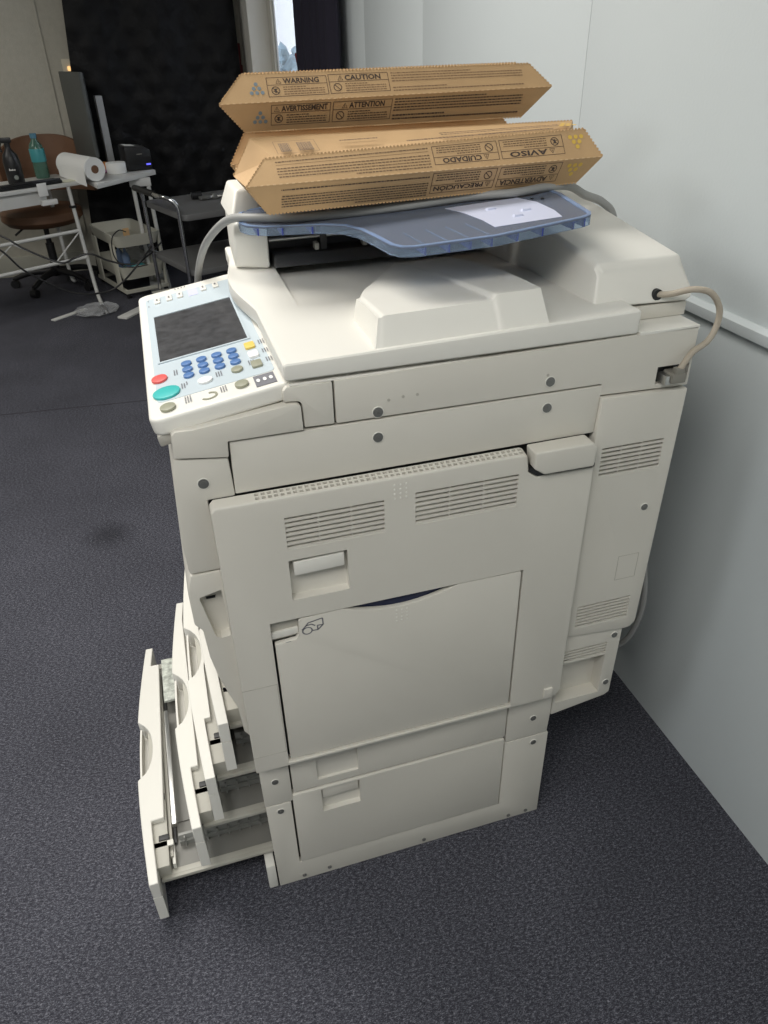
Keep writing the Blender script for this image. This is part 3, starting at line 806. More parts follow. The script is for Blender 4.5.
# --- the four pulled-out paper drawers
def drawer(xn, ztop, hgt, bulge, ext, first=False, wide=(.035, .046)):
    """xn: x of the outer face at the near end, ztop: top of the front panel"""
    z0 = ztop - hgt; L = .672; th = .0175; yc = .33
    def xo(y):   # outer face, bulging in plan
        t = (y + .005) / L; return xn - bulge * math.sin(math.pi * min(1, max(0, t))) + .016 * max(0, t - .0) ** 2
    def xi(y): return xo(y) + th + .004 * math.sin(math.pi * (y + .005) / L)
    def xtop(y):   # wide shelf of the front along its middle
        return xn + wide[0] + (wide[1] - wide[0]) * (y - .137) / .46 if .137 < y < .60 else xi(y)
    N = 48; ys = sorted([-.005 + L * i / N for i in range(N + 1)] + [.1368, .1372, .5998, .6002])
    def outline(notch):
        o_ = []
        for y in ys:
            x = xo(y)
            if notch and abs(y - yc) < .078:
                q = 1 - ((y - yc) / .078) ** 2; x = x + notch * math.sqrt(q)
            o_.append((x, y))
        i_ = [((max(xtop(y) if notch else xi(y), (xo(y) + notch * math.sqrt(max(0, 1 - ((y - yc) / .078) ** 2)) + .008) if notch and abs(y - yc) < .078 else -9)), y) for y in ys]
        return o_ + i_[::-1]
    dr = obj('paper_drawer', prism(outline(0), 'z', z0, ztop - .046, .0), PLL, CP)
    obj('drawer_front', prism(outline(.034), 'z', ztop - .0455, ztop, .0014, 1), PLL, dr)
    # thin pull bar across the grip
    gb = [(xo(y) + .004, y) for y in ys if abs(y - yc) < .076]; gi = [(x + .004, y) for x, y in gb][::-1]
    obj('pull_bar', prism(gb + gi, 'z', ztop - .045, ztop - .012, 0), PLL, dr)
    xs, xe = xi(.3) + .002, xs_e(ext)
    zf = ztop - .050; zr = zf + .0065
    # floor pan, rails, back
    fl = obj('drawer_floor', box(xs, xe, .034, .640, zf, zf + .003), PANG, dr)
    obj('side_rail', merge(box(xn + .018, xe, .0265, .0335, zf - .002, zr, .001), box(xn + .018, xe, .0335, .046, zr - .004, zr, .001)), TRAYP, dr)
    obj('side_rail', merge(box(xn + .018, xe, .640, .647, zf, zr, .001), box(xn + .018, xe, .630, .640, zr - .004, zr, .001)), TRAYP, dr)
    obj('inner_ledge', merge(box(xs, xs + .030, .034, .60, zf + .003, ztop - .012, .002), box(xs + .0305, xs + .037, .06, .60, zf + .003, ztop - .024, .001)), TRAYP, dr)
    obj('guide_slot', box(xs + .0372, xs + .044, .10, .56, zf + .003, zf + .01, .001), GREYM, dr)
    for y in (.19, .34, .50):
        obj('roller_pad', box(xs + .021, xs + .029, y, y + .016, ztop - .0115, ztop - .0095), BLACK, dr)
    # side fence with ribs and lifting plate
    bm = box(xs + .05, xe - .12, .095, .101, zf + .003, ztop - .014, .001)
    xx = xs + .06
    while xx < xe - .13:
        merge(bm, box(xx, xx + .003, .0905, .095, zf + .003, ztop - .018)); xx += .022
    merge(bm, box(xs + .05, xe - .12, .0905, .095, zf + .018, zf + .021))
    obj('side_fence', bm, mat('fence_grey', (.30, .30, .28), .5) if 'fence_grey' not in bpy.data.materials else bpy.data.materials['fence_grey'], dr)
    obj('lift_plate', box(xs + .045, xe - .02, .15, .60, zf + .0035, zf + .006, .001), PANG, dr)
    # end fence and clip
    bm = box(xs + .002, xs + .040, .085, .091, zf + .003, zf + .034, .001)
    merge(bm, box(xs + .006, xs + .012, .055, .085, zf + .003, zf + .026, .001)); merge(bm, box(xs + .034, xs + .040, .045, .085, zf + .003, zf + .022, .001))
    merge(bm, box(xs + .002, xs + .040, .078, .091, zf + .034, zf + .038, .001))
    obj('paper_clip_fence', bm, PLL, dr)
    obj('fence_latch', box(xs + .012, xs + .032, .0915, .104, zf + .02, zf + .041, .002), DARKPL, dr)
    return dr, xs, zf, zr
def xs_e(e): return e
D = []
for xn, zt, h, bl in ((-.229, .136, .118, .018), (-.128, .266, .118, .018), (-.085, .391, .118, .014), (-.045, .517, .118, .012)):
    D.append(drawer(xn, zt, h, bl, .44, zt < .2, (.035, .046) if zt < .2 else (.024, .026)))
dr, xs, zf, zr = D[0]
obj('crinkled_pad', hull8([(-.178, .470, .124), (-.146, .470, .124), (-.146, .622, .124), (-.178, .622, .124)],
                          [(-.177, .472, .130), (-.147, .472, .130), (-.147, .620, .130), (-.177, .620, .130)], .001), FOIL, dr)
obj('long_rail', box(xs + .040, xs + .050, .12, .44, .118, .130, .002), METAL, dr)
dr, xs, zf, zr = D[3]
obj('size_dial', cyl((.012, .16, zf + .004), (.012, .16, zf + .03), .024, n=30, w=.002), TRAYP, dr)
dr, xs, zf, zr = D[2]
obj('cover_sheet', box(xs + .030, .02, .14, .60, .372, .376, .001), PLL, dr)

# ================================================================== toner cartons
def carton(Lp, Rp, name, label, group, notch=True):
    """Lp, Rp: dict of the six ring points at the left and right end (A top front, B top back, D back ridge, E bottom back, C bottom front, R front ridge)"""
    global ORG
    ks = 'ABDECR'
    cx = sum((Vector(Lp[k]) + Vector(Rp[k]) for k in ks), Vector()) / 12
    zmin = min(min(Lp[k][2], Rp[k][2]) for k in ks)
    ORG = Vector((cx.x, cx.y, zmin))
    root = thing(name, label, 'cardboard box', ORG, 0, group)
    bm = NB(); LV = {k: bm.verts.new(Lp[k]) for k in ks}; RV = {k: bm.verts.new(Rp[k]) for k in ks}
    for i, k in enumerate(ks):
        k2 = ks[(i + 1) % 6]
        if k == 'A': continue
        pa, pb = LV[k], LV[k2]
        for q in range(1, 25):
            na = bm.verts.new(LV[k].co.lerp(RV[k].co, q / 24)) if q < 24 else RV[k]
            nb_ = bm.verts.new(LV[k2].co.lerp(RV[k2].co, q / 24)) if q < 24 else RV[k2]
            bm.faces.new((pa, pb, nb_, na)); pa, pb = na, nb_
    # top face with end crease
    def mid(P_, V_, s):
        a, b, r_ = Vector(P_['A']), Vector(P_['B']), Vector(P_['R'])
        m_ = a.lerp(b, .26) + Vector((s * .020, 0, -.008)); return bm.verts.new(m_)
    mL, mR = mid(Lp, LV, 1), mid(Rp, RV, -1)
    bm.faces.new((LV['A'], mL, LV['B'], RV['B'], mR, RV['A']))
    for V_, m_ in ((LV, mL), (RV, mR)):
        bm.faces.new((V_['A'], m_, V_['R'])); bm.faces.new((m_, V_['B'], V_['D'])); bm.faces.new((m_, V_['D'], V_['R']))
        bm.faces.new((V_['R'], V_['D'], V_['E'], V_['C']))
    bmesh.ops.triangulate(bm, faces=[f for f in bm.faces if len(f.verts) > 4])
    bmesh.ops.remove_doubles(bm, verts=bm.verts[:], dist=1e-6); obj('carton_body', bm, CARD, root, 0)
    # serrated tear edges: little teeth along the folds
    def teeth(p, q, out, w=.0019, step=.0056):
        bt = NB()
        p, q, out = Vector(p), Vector(q), Vector(out).normalized(); n_ = int((q - p).length / step); d_ = (q - p) / n_
        side = d_.normalized().cross(out) * .0007
        for i in range(n_):
            a = p + d_ * i; V = []
            for s_ in (-1, 1):
                V.append([bt.verts.new(a + d_ * t + out * w * h + side * s_) for t, h in ((.12, -.3), (.22, .55), (.5, .8), (.78, .55), (.88, -.3))])
            bt.faces.new(V[0]); bt.faces.new(V[1][::-1])
            for j in range(5): bt.faces.new((V[0][j], V[0][(j + 1) % 5], V[1][(j + 1) % 5], V[1][j]))
        obj('serrated_edge', bt, CARD, root, 0)
    fa = (Vector(Lp['A']) - Vector(Lp['R'])).cross(Vector((1, 0, 0)))
    teeth(Lp['A'], Rp['A'], (0, 0, 1), .0029 if 'yellow dots and' in label else .0019); teeth(Lp['B'], Rp['B'], (0, .4, 1))
    teeth(Lp['C'], Rp['C'], (0, -.2, -1), .0022)
    teeth(Lp['R'], Lp['A'], (-1, 0, .5)); teeth(Rp['R'], Rp['A'], (1, 0, .5))
    teeth(Lp['D'], Lp['B'], (-1, 0, .5)); teeth(Lp['R'], Lp['C'], (-1, 0, -.5), .002)
    bt = NB()   # perforation along the front ridge
    p, q = Vector(Lp['R']), Vector(Rp['R']); n_ = 60
    for i in range(n_):
        a = p.lerp(q, (i + .2) / n_); b = p.lerp(q, (i + .65) / n_)
        merge(bt, tube([a + Vector((0, -.0002, 0)), b + Vector((0, -.0002, 0))], .0009, 6, 1))
    obj('perforation', bt, mat('card_light', (.60, .42, .24), .8) if 'card_light' not in bpy.data.materials else bpy.data.materials['card_light'], root, 0)
    return root

def face_map(Lp, Rp, k1, k2, lift=.0006):
    """a: world x, b: 0 at edge k1 .. 1 at edge k2"""
    l1, r1, l2, r2 = Vector(Lp[k1]), Vector(Rp[k1]), Vector(Lp[k2]), Vector(Rp[k2])
    nrm = (r1 - l1).cross(l2 - l1).normalized()
    cen = sum((Vector(Lp[k]) + Vector(Rp[k]) for k in 'ABDECR'), Vector()) / 12
    if nrm.dot(l1 - cen) < 0: nrm = -nrm
    def f(a, b):
        p = l1.lerp(r1, (a - l1.x) / (r1.x - l1.x)); q = l2.lerp(r2, (a - l2.x) / (r2.x - l2.x))
        return p.lerp(q, b) + nrm * lift
    return f

def tri_dots(d, a, b, asp, inv=False, p=.0085):
    # pyramid of six dots 1-2-3; asp converts metres of a into b
    for r in range(3):
        for k in range(r + 1):
            s = -1 if inv else 1
            d.disc(a + (k - r / 2) * p, b + s * (r - 1) * p * .82 * asp, p * .36, p * .36 * asp, 12)

def warn_frame(d, dl, title, a0, a1, top, bot, asp, rnd, hand):
    """frame with b growing downward from top to bot"""
    t = .0008
    H = bot - top; d.new(); dl.new()
    d.frame(a0, a1, top, bot, t, t * asp)
    yb = top + H * .38
    d.rect(a0, a1, yb, yb + t * asp)
    w_ = a1 - a0
    tw = w_ * (.60 if len(title) < 10 else .78); ts = a0 + w_ * (.27 if len(title) < 10 else .17)
    d.text(title, ts, ts + tw if ts + tw < a1 - .002 else a1 - .002, top + H * .34, top + H * .06)
    # warning triangle
    tx = ts - w_ * .075; r_ = .0042
    P = [(tx - r_, top + H * .32), (tx + r_, top + H * .32), (tx, top + H * .32 - 2 * r_ * .87 * asp)]
    for i in range(3): d.line(*P[i], *P[(i + 1) % 3], .0006, asp)
    d.rect(tx - .0004, tx + .0004, top + H * .32 - .0045 * asp, top + H * .32 - .0015 * asp)
    # prohibition sign
    cx, cy, q = a0 + w_ * .13, top + H * .68, min(.0068, H * .26 / asp)
    d.ring(cx, cy, q, q * asp, .82)
    d.line(cx - q * .65, cy - q * .65 * asp, cx + q * .65, cy + q * .65 * asp, .0011, asp)
    if hand:
        d.rect(cx - q * .25, cx + q * .2, cy - q * .45 * asp, cy + q * .5 * asp); d.line(cx - q * .6, cy + q * .3 * asp, cx + q * .5, cy - q * .5 * asp, .001, asp)
    dl.lines(a0 + w_ * .26, a1 - w_ * .06, top + H * .46, bot - H * .06, 4, rnd, .38, .55)

# upper carton (cyan dots)
S1 = .048
def regular(xl_r, xl_t, xr_r, xr_t, yc, zc, s=S1, dy=0.0):
    h = s * .866
    def ring(xr_, xt_, dy_):
        return dict(A=(xt_, yc - s / 2 + dy_, zc + h), B=(xt_, yc + s / 2 + dy_, zc + h), D=(xr_, yc + s + dy_, zc), E=(xt_, yc + s / 2 + dy_, zc - h), C=(xt_, yc - s / 2 + dy_, zc - h), R=(xr_, yc - s + dy_, zc))
    return ring(xl_r, xl_t, 0), ring(xr_r, xr_t, dy)
L1 = dict(R=(.128, .398, 1.4005), A=(.169, .424, 1.4385), C=(.167, .428, 1.3585), B=(.180, .472, 1.4375), D=(.143, .492, 1.4005), E=(.178, .472, 1.3585))
R1 = dict(R=(.690, .398, 1.4045), A=(.656, .424, 1.4385), C=(.652, .428, 1.3585), B=(.656, .472, 1.4385), D=(.690, .496, 1.4045), E=(.652, .472, 1.3585))
c1 = carton(L1, R1, 'toner_carton', 'brown toner carton with grey blue dots lying on top of the other cartons', 'toner cartons on the feeder')
rnd = random.Random(11)
hf = (Vector(L1['A']) - Vector(L1['R'])).length
hf = .0462; asp = 1 / hf
f = face_map(L1, R1, 'A', 'R'); d, dl, dc = Decal(f), Decal(f), Decal(f)
warn_frame(d, dl, 'WARNING', .206, .302, .16, .84, asp, rnd, True)
warn_frame(d, dl, 'CAUTION', .305, .404, .13, .83, asp, rnd, False)
dl.new(); dl.lines(.409, .640, .12, .52, 4, rnd, .36, .6); dl.lines(.409, .640, .66, .88, 2, rnd, .36, .4)
tri_dots(dc, .189, .52, asp)
f = face_map(L1, R1, 'R', 'C'); d2, dl2, dc2 = Decal(f), Decal(f), Decal(f)
warn_frame(d2, dl2, 'AVERTISSEMENT', .208, .304, .10, .80, asp, rnd, True)
warn_frame(d2, dl2, 'ATTENTION', .308, .407, .10, .80, asp, rnd, False)
dl2.new(); dl2.lines(.411, .640, .08, .55, 5, rnd, .42, .7); dl2.lines(.411, .640, .62, .86, 2, rnd, .42, .4)
tri_dots(dc2, .191, .50, asp)
for dd_, nm, m_ in ((d, 'printed_warning', INK), (dl, 'small_print', INKL), (dc, 'colour_dots', CYAN), (d2, 'printed_warning', INK), (dl2, 'small_print', INK), (dc2, 'colour_dots', CYAN)):
    dd_.done(nm, m_, c1)

# lower front carton (yellow dots, lying upside down)
L2 = dict(R=(.140, .280, 1.3005), A=(.175, .310, 1.333), B=(.167, .388, 1.3535), D=(.134, .378, 1.303), E=(.170, .352, 1.257), C=(.1715, .300, 1.2570))
R2 = dict(R=(.707, .240, 1.3135), A=(.685, .270, 1.3515), B=(.700, .335, 1.3575), D=(.712, .335, 1.312), E=(.690, .322, 1.272), C=(.683, .270, 1.2725))
c2_ = carton(L2, R2, 'toner_carton', 'brown toner carton with yellow dots and upside-down print, front one of the lower cartons', 'toner cartons on the feeder')
rnd = random.Random(5)
asp = 1 / .046
f = face_map(L2, R2, 'A', 'R')
d = Decal(f, (.3915 + 0, .5)); dl = Decal(f, (.3915, .5)); dc = Decal(f)
def fl(a): return 2 * .3915 - a
warn_frame(d, dl, 'CUIDADO', fl(.536), fl(.431), .20, .87, asp, rnd, False)
warn_frame(d, dl, 'AVISO', fl(.645), fl(.540), .20, .87, asp, rnd, True)
dl.new(); dl.lines(fl(.425), fl(.190), .10, .62, 5, rnd, .36, .5)
dl.lines(fl(.425), fl(.19), .78, .86, 1, rnd, .5); dl.rect(fl(.425), fl(.19), .700, .712)
tri_dots(dc, .668, .42, asp, True, .0095)
d.done('printed_warning', INK, c2_); dl.done('small_print', mat('mid_ink', (.13, .085, .05), .75), c2_); dc.done('colour_dots', YEL, c2_)
f = face_map(L2, R2, 'R', 'C'); asp = 1 / .044
d = Decal(f, (.3915, .5)); dl = Decal(f, (.3915, .5)); dc = Decal(f)
warn_frame(d, dl, 'PRECAUCIÓN', fl(.532), fl(.427), .16, .92, asp, rnd, False)
warn_frame(d, dl, 'ADVERTENCIA', fl(.641), fl(.537), .16, .92, asp, rnd, True)
dl.new(); dl.lines(fl(.422), fl(.192), .08, .62, 6, rnd, .40, .5); dl.lines(fl(.422), fl(.192), .76, .84, 1, rnd, .5)
tri_dots(dc, .664, .42, asp, True, .0095)
d.done('printed_warning', INK, c2_); dl.done('small_print', INK, c2_); dc.done('colour_dots', YEL, c2_)
f = face_map(L2, R2, 'A', 'B', .0012); asp = 1 / .075
d = Decal(f); dl = Decal(f); dc = Decal(f)
for a0, w_ in ((.205, .016), (.233, .022)):
    x = a0
    while x < a0 + w_:
        t = rnd.uniform(.0006, .0018); d.rect(x, x + t, .20, .62); x += t + rnd.uniform(.0005, .0012)
dl.frame(.198, .262, .12, .72, .0005, .008)
dl.new(); dl.lines(.30, .36, .52, .60, 1, rnd, .7); dl.new(); dl.lines(.40, .64, .18, .30, 1, rnd, .7); dl.new(); dl.lines(.46, .66, .40, .62, 2, rnd, .5)
tri_dots(dc, .672, .55, asp, True, .011)
d.done('bar_code', mat('code_grey', (.17, .12, .08), .8), c2_); dl.done('small_print', bpy.data.materials['mid_ink'], c2_); dc.done('colour_dots', YEL, c2_)

# two more cartons behind it
L3, R3 = regular(.138, .172, .700, .664, .4340, 1.3005, .0500)
for k_, x_ in (('B', .184), ('D', .151), ('E', .184)): L3[k_] = (x_,) + L3[k_][1:]
c3_ = carton(L3, R3, 'toner_carton', 'plain brown toner carton end just behind the yellow dotted carton, under the top one', 'toner cartons on the feeder')
L4, R4 = regular(.144, .176, .690, .655, .5380, 1.3050, .0515)
for k_, x_ in (('B', .192), ('D', .166), ('E', .192)): L4[k_] = (x_,) + L4[k_][1:]
c4_ = carton(L4, R4, 'toner_carton', 'rearmost brown toner carton, only a sliver of its end showing', 'toner cartons on the feeder')

# thick grey cable lying across the feeder tray
ORG = Vector((.4, .3, 1.25))
tag(obj('grey_cable', tube([(.062, .70, .90), (.064, .66, 1.02), (.068, .620, 1.092), (.082, .550, 1.158), (.103, .475, 1.205), (.128, .430, 1.230), (.160, .385, 1.2372), (.22, .345, 1.2402), (.30, .320, 1.2455), (.40, .300, 1.2525), (.50, .290, 1.2600),
                            (.57, .265, 1.2655), (.625, .272, 1.2685), (.680, .290, 1.2640), (.722, .305, 1.2450), (.762, .31, 1.2290), (.788, .31, 1.200), (.800, .31, 1.120), (.800, .32, 1.02)], .0068, 12), CABLEG),
    'thick grey cable draped across the blue feeder tray under the cartons', 'cable')
ORG = Vector((.8, .3, 0))
tag(obj('power_cord', tube([(.764, .14, .68), (.790, .11, .66), (.815, .085, .60), (.820, .066, .532), (.820, .063, .467), (.812, .078, .39), (.79, .108, .345), (.755, .14, .36), (.732, .15, .38)], .006, 10), CABLEG),
    'grey power cord looping down behind the photocopier by the wall', 'cord')
# ================================================================== BACKGROUND: desk, carts, chair and what lies on them
def place(name, bm, m, loc, label, cat, rotz=0, parent=None, group=None, smooth=40):
    """a one-mesh thing built round its own base point"""
    global ORG
    ORG = Vector((0, 0, 0)); o = obj(name, bm, m, parent, smooth)
    if parent is None: o.location = loc; o.rotation_euler = (0, 0, rotz); tag(o, label, cat, group)
    return o
ORG = Vector((0, 0, 0))
DA = math.atan2(.505, .863)
# --- white desk. local: x to the right along the near edge, y away, origin on the floor under the near right corner
desk = thing('desk', 'white metal framed desk with a cluttered top at the left edge', 'desk', (-.335, 4.60, 0), DA)
obj('desktop', box(-1.15, 0, 0, .42, .712, .735, .004), WHITEM, desk)
def leg(x, y, s):
    q = (x, y); a = (-.155, -.375) if s > 0 else (.12, .30)
    return tube([(x, y, .71), (x + .008, y - .008 * s, .40), (x + .018, y - .02 * s, .09), (x + .02 + a[0] * .15, y - .02 + a[1] * .15, .035), (x + .02 + a[0] * .5, y - .02 + a[1] * .5, .018), (x + .02 + a[0], y - .02 + a[1], .016)], .0125, 10, 6)
obj('leg', leg(-.135, .012, 1), WHITEM, desk); obj('leg', leg(-.10, .38, -1), WHITEM, desk)
obj('leg', leg(-1.08, .012, 1), WHITEM, desk); obj('leg', leg(-1.08, .38, -1), WHITEM, desk)
obj('foot_cap', tube([(-.235, -.28, .020), (-.27, -.383, .0185)], .018, 10, 2), BLACK, desk)
obj('cross_rail', tube([(-1.08, .005, .445), (-.125, .005, .445)], .011, 10, 1), WHITEM, desk)
obj('cross_rail', tube([(-1.07, .0, .275), (-.12, .0, .275)], .011, 10, 1), WHITEM, desk)
for a, b in ((-.13, -.34), (-.58, -.34), (-.58, -.83), (-1.07, -.83)):
    obj('brace', tube([(a, .005, .44), (b, .0, .28)], .0045, 8, 1), WHITEM, desk)
obj('leg_joint', box(-.150, -.118, -.008, .032, .585, .60, .002), BLACK, desk)
obj('front_panel', box(-1.05, -.28, .03, .042, .630, .712, .002), WHITEM, desk)
# --- side table with twin posts
tb = thing('side_table', 'narrow white table end on twin posts holding the black printer', 'table', (.0, 4.8, 0))
obj('tabletop', hull8([(-.275, -.40, .705), (.10, .05, .705), (.03, .30, .705), (-.38, -.02, .705)], [(-.275, -.40, .735), (.10, .05, .735), (.03, .30, .735), (-.38, -.02, .735)], .004), WHITEM, tb)
obj('post_bracket', box(-.085, .055, -.075, -.035, .655, .705, .003), WHITEM, tb)
obj('leg', tube([(-.065, -.055, .68), (-.055, -.055, .03)], .014, 10, 1), WHITEM, tb)
obj('leg', tube([(.035, -.055, .68), (.045, -.055, .03)], .014, 10, 1), WHITEM, tb)
obj('foot_bar', box(-.075, .065, -.25, .20, .003, .03, .004), WHITEM, tb)

# --- chair
ch = thing('office_chair', 'brown shell office chair on black castors behind the white desk', 'chair', (-.70, 4.96, 0), R(6))
bm = NB(); N = 28; g = {}
for s_ in (0, 1):
    for j in range(11):
        v = j / 10
        for i in range(N + 1):
            a = R(-62 + 124 * i / N); r_ = .34 - .02 * s_ + .02 * v
            top = .955 - .16 * abs(math.sin(a)) ** 3; z = .60 + (top - .60) * v
            ridge = .004 * abs(math.sin(i * math.pi / 2.5)) if s_ else 0
            g[s_, j, i] = bm.verts.new((.10 + (r_ - ridge) * math.sin(a), -.08 + (r_ - ridge) * math.cos(a), z))
for s_ in (0, 1):
    for j in range(10):
        for i in range(N): bm.faces.new((g[s_, j, i], g[s_, j, i + 1], g[s_, j + 1, i + 1], g[s_, j + 1, i]))
for j in range(10):
    for i in (0, N): bm.faces.new((g[0, j, i], g[0, j + 1, i], g[1, j + 1, i], g[1, j, i]))
for i in range(N):
    for j in (0, 10): bm.faces.new((g[0, j, i], g[0, j, i + 1], g[1, j, i + 1], g[1, j, i]))
obj('backrest', bm, BROWN, ch)
obj('seat', lathe([(.16, .425), (.23, .44), (.265, .475), (.262, .52), (.23, .54), (.05, .545)], 36, (0, -.02, 0)), BROWN, ch)
obj('gas_column', merge(cyl((0, 0, .10), (0, 0, .30), .028), cyl((0, 0, .29), (0, 0, .47), .018)), BLACK, ch)
obj('lever', tube([(-.02, -.02, .45), (-.12, -.06, .43), (-.20, -.08, .385)], .007, 8, 3), BLACK, ch)
for k in range(5):
    a = R(20 + 72 * k); e = Vector((math.cos(a), math.sin(a), 0))
    arm = obj('star_leg', tube([e * .03 + Vector((0, 0, .11)), e * .18 + Vector((0, 0, .10)), e * .30 + Vector((0, 0, .065))], lambda t: .024 - .008 * t, 10, 4), BLACK, ch)
    q = e * .305; sd = Vector((-e.y, e.x, 0)) * .022
    obj('caster', merge(cyl(q + Vector((0, 0, .029)) - sd, q + Vector((0, 0, .029)) + sd, .028, n=18, w=.004), cyl(q + Vector((0, 0, .045)), q + Vector((0, 0, .07)), .010)), BLACK, arm)

# --- cream utility cart
ut = thing('utility_cart', 'cream three-tier utility cart between the desk and chrome trolley', 'cart', (-.235, 4.42, 0), R(20))
def basket(z, h):
    bm = NB(); w_, d_ = .31, .56; o_ = rr(0, w_, 0, d_, .05, 5); i_ = rr(.006, w_ - .006, .006, d_ - .006, .045, 5); lo = rr(.018, w_ - .018, .018, d_ - .018, .045, 5); li = rr(.023, w_ - .023, .023, d_ - .023, .042, 5)
    R_ = [[bm.verts.new((x, y, zz)) for x, y in P_] for P_, zz in ((lo, z - h), (o_, z), (i_, z), (li, z - h + .004))]
    n_ = len(o_)
    for k in range(3):
        for i in range(n_): bm.faces.new((R_[k][i], R_[k][(i + 1) % n_], R_[k + 1][(i + 1) % n_], R_[k + 1][i]))
    bm.faces.new(R_[0][::-1]); bm.faces.new(R_[3]); return bm
obj('basket', basket(.405, .075), BASKET, ut); obj('basket', basket(.205, .085), BASKET, ut)
for y in (.10, .46):
    obj('side_plate', box(-.004, .004, y - .045, y + .045, .05, .345, .002), BASKET, ut)
obj('post', tube([(.31, .05, .05), (.31, .05, .40)], .011, 8, 1), BASKET, ut); obj('post', tube([(.31, .50, .05), (.31, .50, .40)], .011, 8, 1), BASKET, ut)
obj('base_frame', boxes(NB(), [(0, .31, 0, .022, .035, .055), (0, .31, .54, .56, .035, .055), (0, .022, .022, .54, .035, .055), (.29, .31, .022, .54, .035, .055)]), BASKET, ut)
for x in (.02, .29):
    for y in (.02, .54): obj('caster', cyl((x - .01, y, .0185), (x + .01, y, .0185), .018, n=14, w=.002), BLACK, ut)
place('card_tag', box(-.022, .022, -.003, .003, 0, .085, .001), CARD, (-.165, 4.62, .335), 'small kraft card tag standing in the upper basket of the cream cart', 'card', R(25))
def bottle(h, r): return lathe([(r * .9, 0), (r, .01), (r, h * .68), (r * .75, h * .8), (r * .35, h * .88), (r * .35, h)], 18)
place('water_bottle', bottle(.16, .026), BLUEBOT, (-.20, 4.63, .127), 'small blue-tinted bottle standing in the lower basket, nearer the trolley', 'bottle')
place('water_bottle', bottle(.17, .026), BLUEBOT, (-.24, 4.68, .127), 'small blue-tinted bottle standing in the lower basket, farther from the trolley', 'bottle')
place('blue_bowl', lathe([(.05, 0), (.07, .03), (.074, .06), (.070, .06), (.066, .03), (.045, .006)], 24), TEAL, (-.155, 4.56, .127), 'teal round bowl lying in the lower basket of the cream cart', 'bowl')
rnd = random.Random(2)
def crumple(rx, ry, rz, sub=3, k=.35):
    bm = NB(); bmesh.ops.create_icosphere(bm, subdivisions=sub, radius=1)
    for v in bm.verts:
        q = 1 + rnd.uniform(-k, k) * .5
        v.co = Vector((v.co.x * rx * q, v.co.y * ry * q, max(v.co.z, -.55) * rz * q + rz * .6))
    return bm
place('clear_bag', crumple(.10, .09, .09), CLEAR, (-.10, 4.86, .15), 'crumpled clear plastic bag piled in the cream cart', 'bag', smooth=0)
place('clear_bag', crumple(.13, .12, .028), CLEAR, (-.43, 4.20, .004), 'crumpled clear plastic bag lying flat on the floor by the desk leg', 'bag', smooth=0)
place('white_strip', box(-.13, .13, -.018, .018, 0, .008, .001), WHITEM, (-.60, 4.20, .001), 'thin white strip lying on the carpet left of the desk leg', 'strip', R(42))
place('white_board', box(-.17, .17, -.035, .035, 0, .012, .001), WHITEM, (-.17, 4.13, .001), 'short white board lying on the carpet under the cream cart', 'board', R(52))

# --- chrome trolley with two grey shelves. origin: floor under near corner
tr_ = thing('service_trolley', 'chrome trolley with two dark grey shelves behind the photocopier', 'trolley', (.185, 3.59, 0), R(19))
for z, nm in ((.66, 'shelf'), (.355, 'shelf')):
    obj(nm, prism(rr(0, .66, 0, .60, .04, 4), 'z', z - .035, z, .006), SHELF, tr_)
def post(y): return tube([(-.012, y, .06), (-.012, y, .40), (-.014, y, .68)], .011, 10, 2)
obj('post', post(.03), CHROME, tr_); obj('post', post(.57), CHROME, tr_)
obj('post', tube([(.672, .03, .06), (.672, .03, .68)], .011, 10, 1), CHROME, tr_); obj('post', tube([(.672, .57, .06), (.672, .57, .68)], .011, 10, 1), CHROME, tr_)
hd = obj('handle', tube([(-.014, .03, .68), (-.022, .035, .715), (-.05, .06, .745), (-.075, .12, .752), (-.08, .30, .755), (-.075, .50, .752), (-.05, .545, .745), (-.022, .568, .715), (-.014, .57, .68)], .013, 10, 5), CHROME, tr_)
obj('grip', tube([(-.077, .20, .753), (-.08, .30, .755), (-.077, .50, .752)], .018, 12, 5), BLACK, hd)
for x, y in ((-.012, .03), (-.012, .57), (.672, .03), (.672, .57)):
    obj('caster', merge(cyl((x, y - .012, .032), (x, y + .012, .032), .031, n=16, w=.003), cyl((x, y, .055), (x, y, .075), .012)), BLACK, tr_)
place('pliers', merge(merge(tube([(-.09, .012, .012), (-.03, .008, .012), (.0, 0, .012), (.05, .012, .012), (.10, .03, .012)], .009, 8), tube([(-.09, -.012, .012), (-.03, -.008, .012), (.0, 0, .012), (.05, -.012, .012), (.10, -.02, .012)], .009, 8)), box(-.012, .02, -.014, .014, .0, .03, .004)),
      METAL, (.40, 4.02, .663), 'small metal tool lying on the top shelf of the chrome trolley', 'tool', R(15))
place('black_roll', merge(cyl((-.03, 0, .022), (.03, 0, .022), .021, n=18, w=.003), cyl((-.034, 0, .022), (.034, 0, .022), .008, n=10)), BLACK, (.30, 4.05, .661), 'small black roll lying on the top shelf of the chrome trolley', 'roll', R(10))
place('storage_bin', merge(box(-.08, .08, -.06, .06, 0, .12, .008), box(-.085, .085, -.065, .065, .115, .125, .003)), BASKET, (.03, 4.05, .002), 'pale storage bin standing on the floor under the chrome trolley', 'bin', R(15))

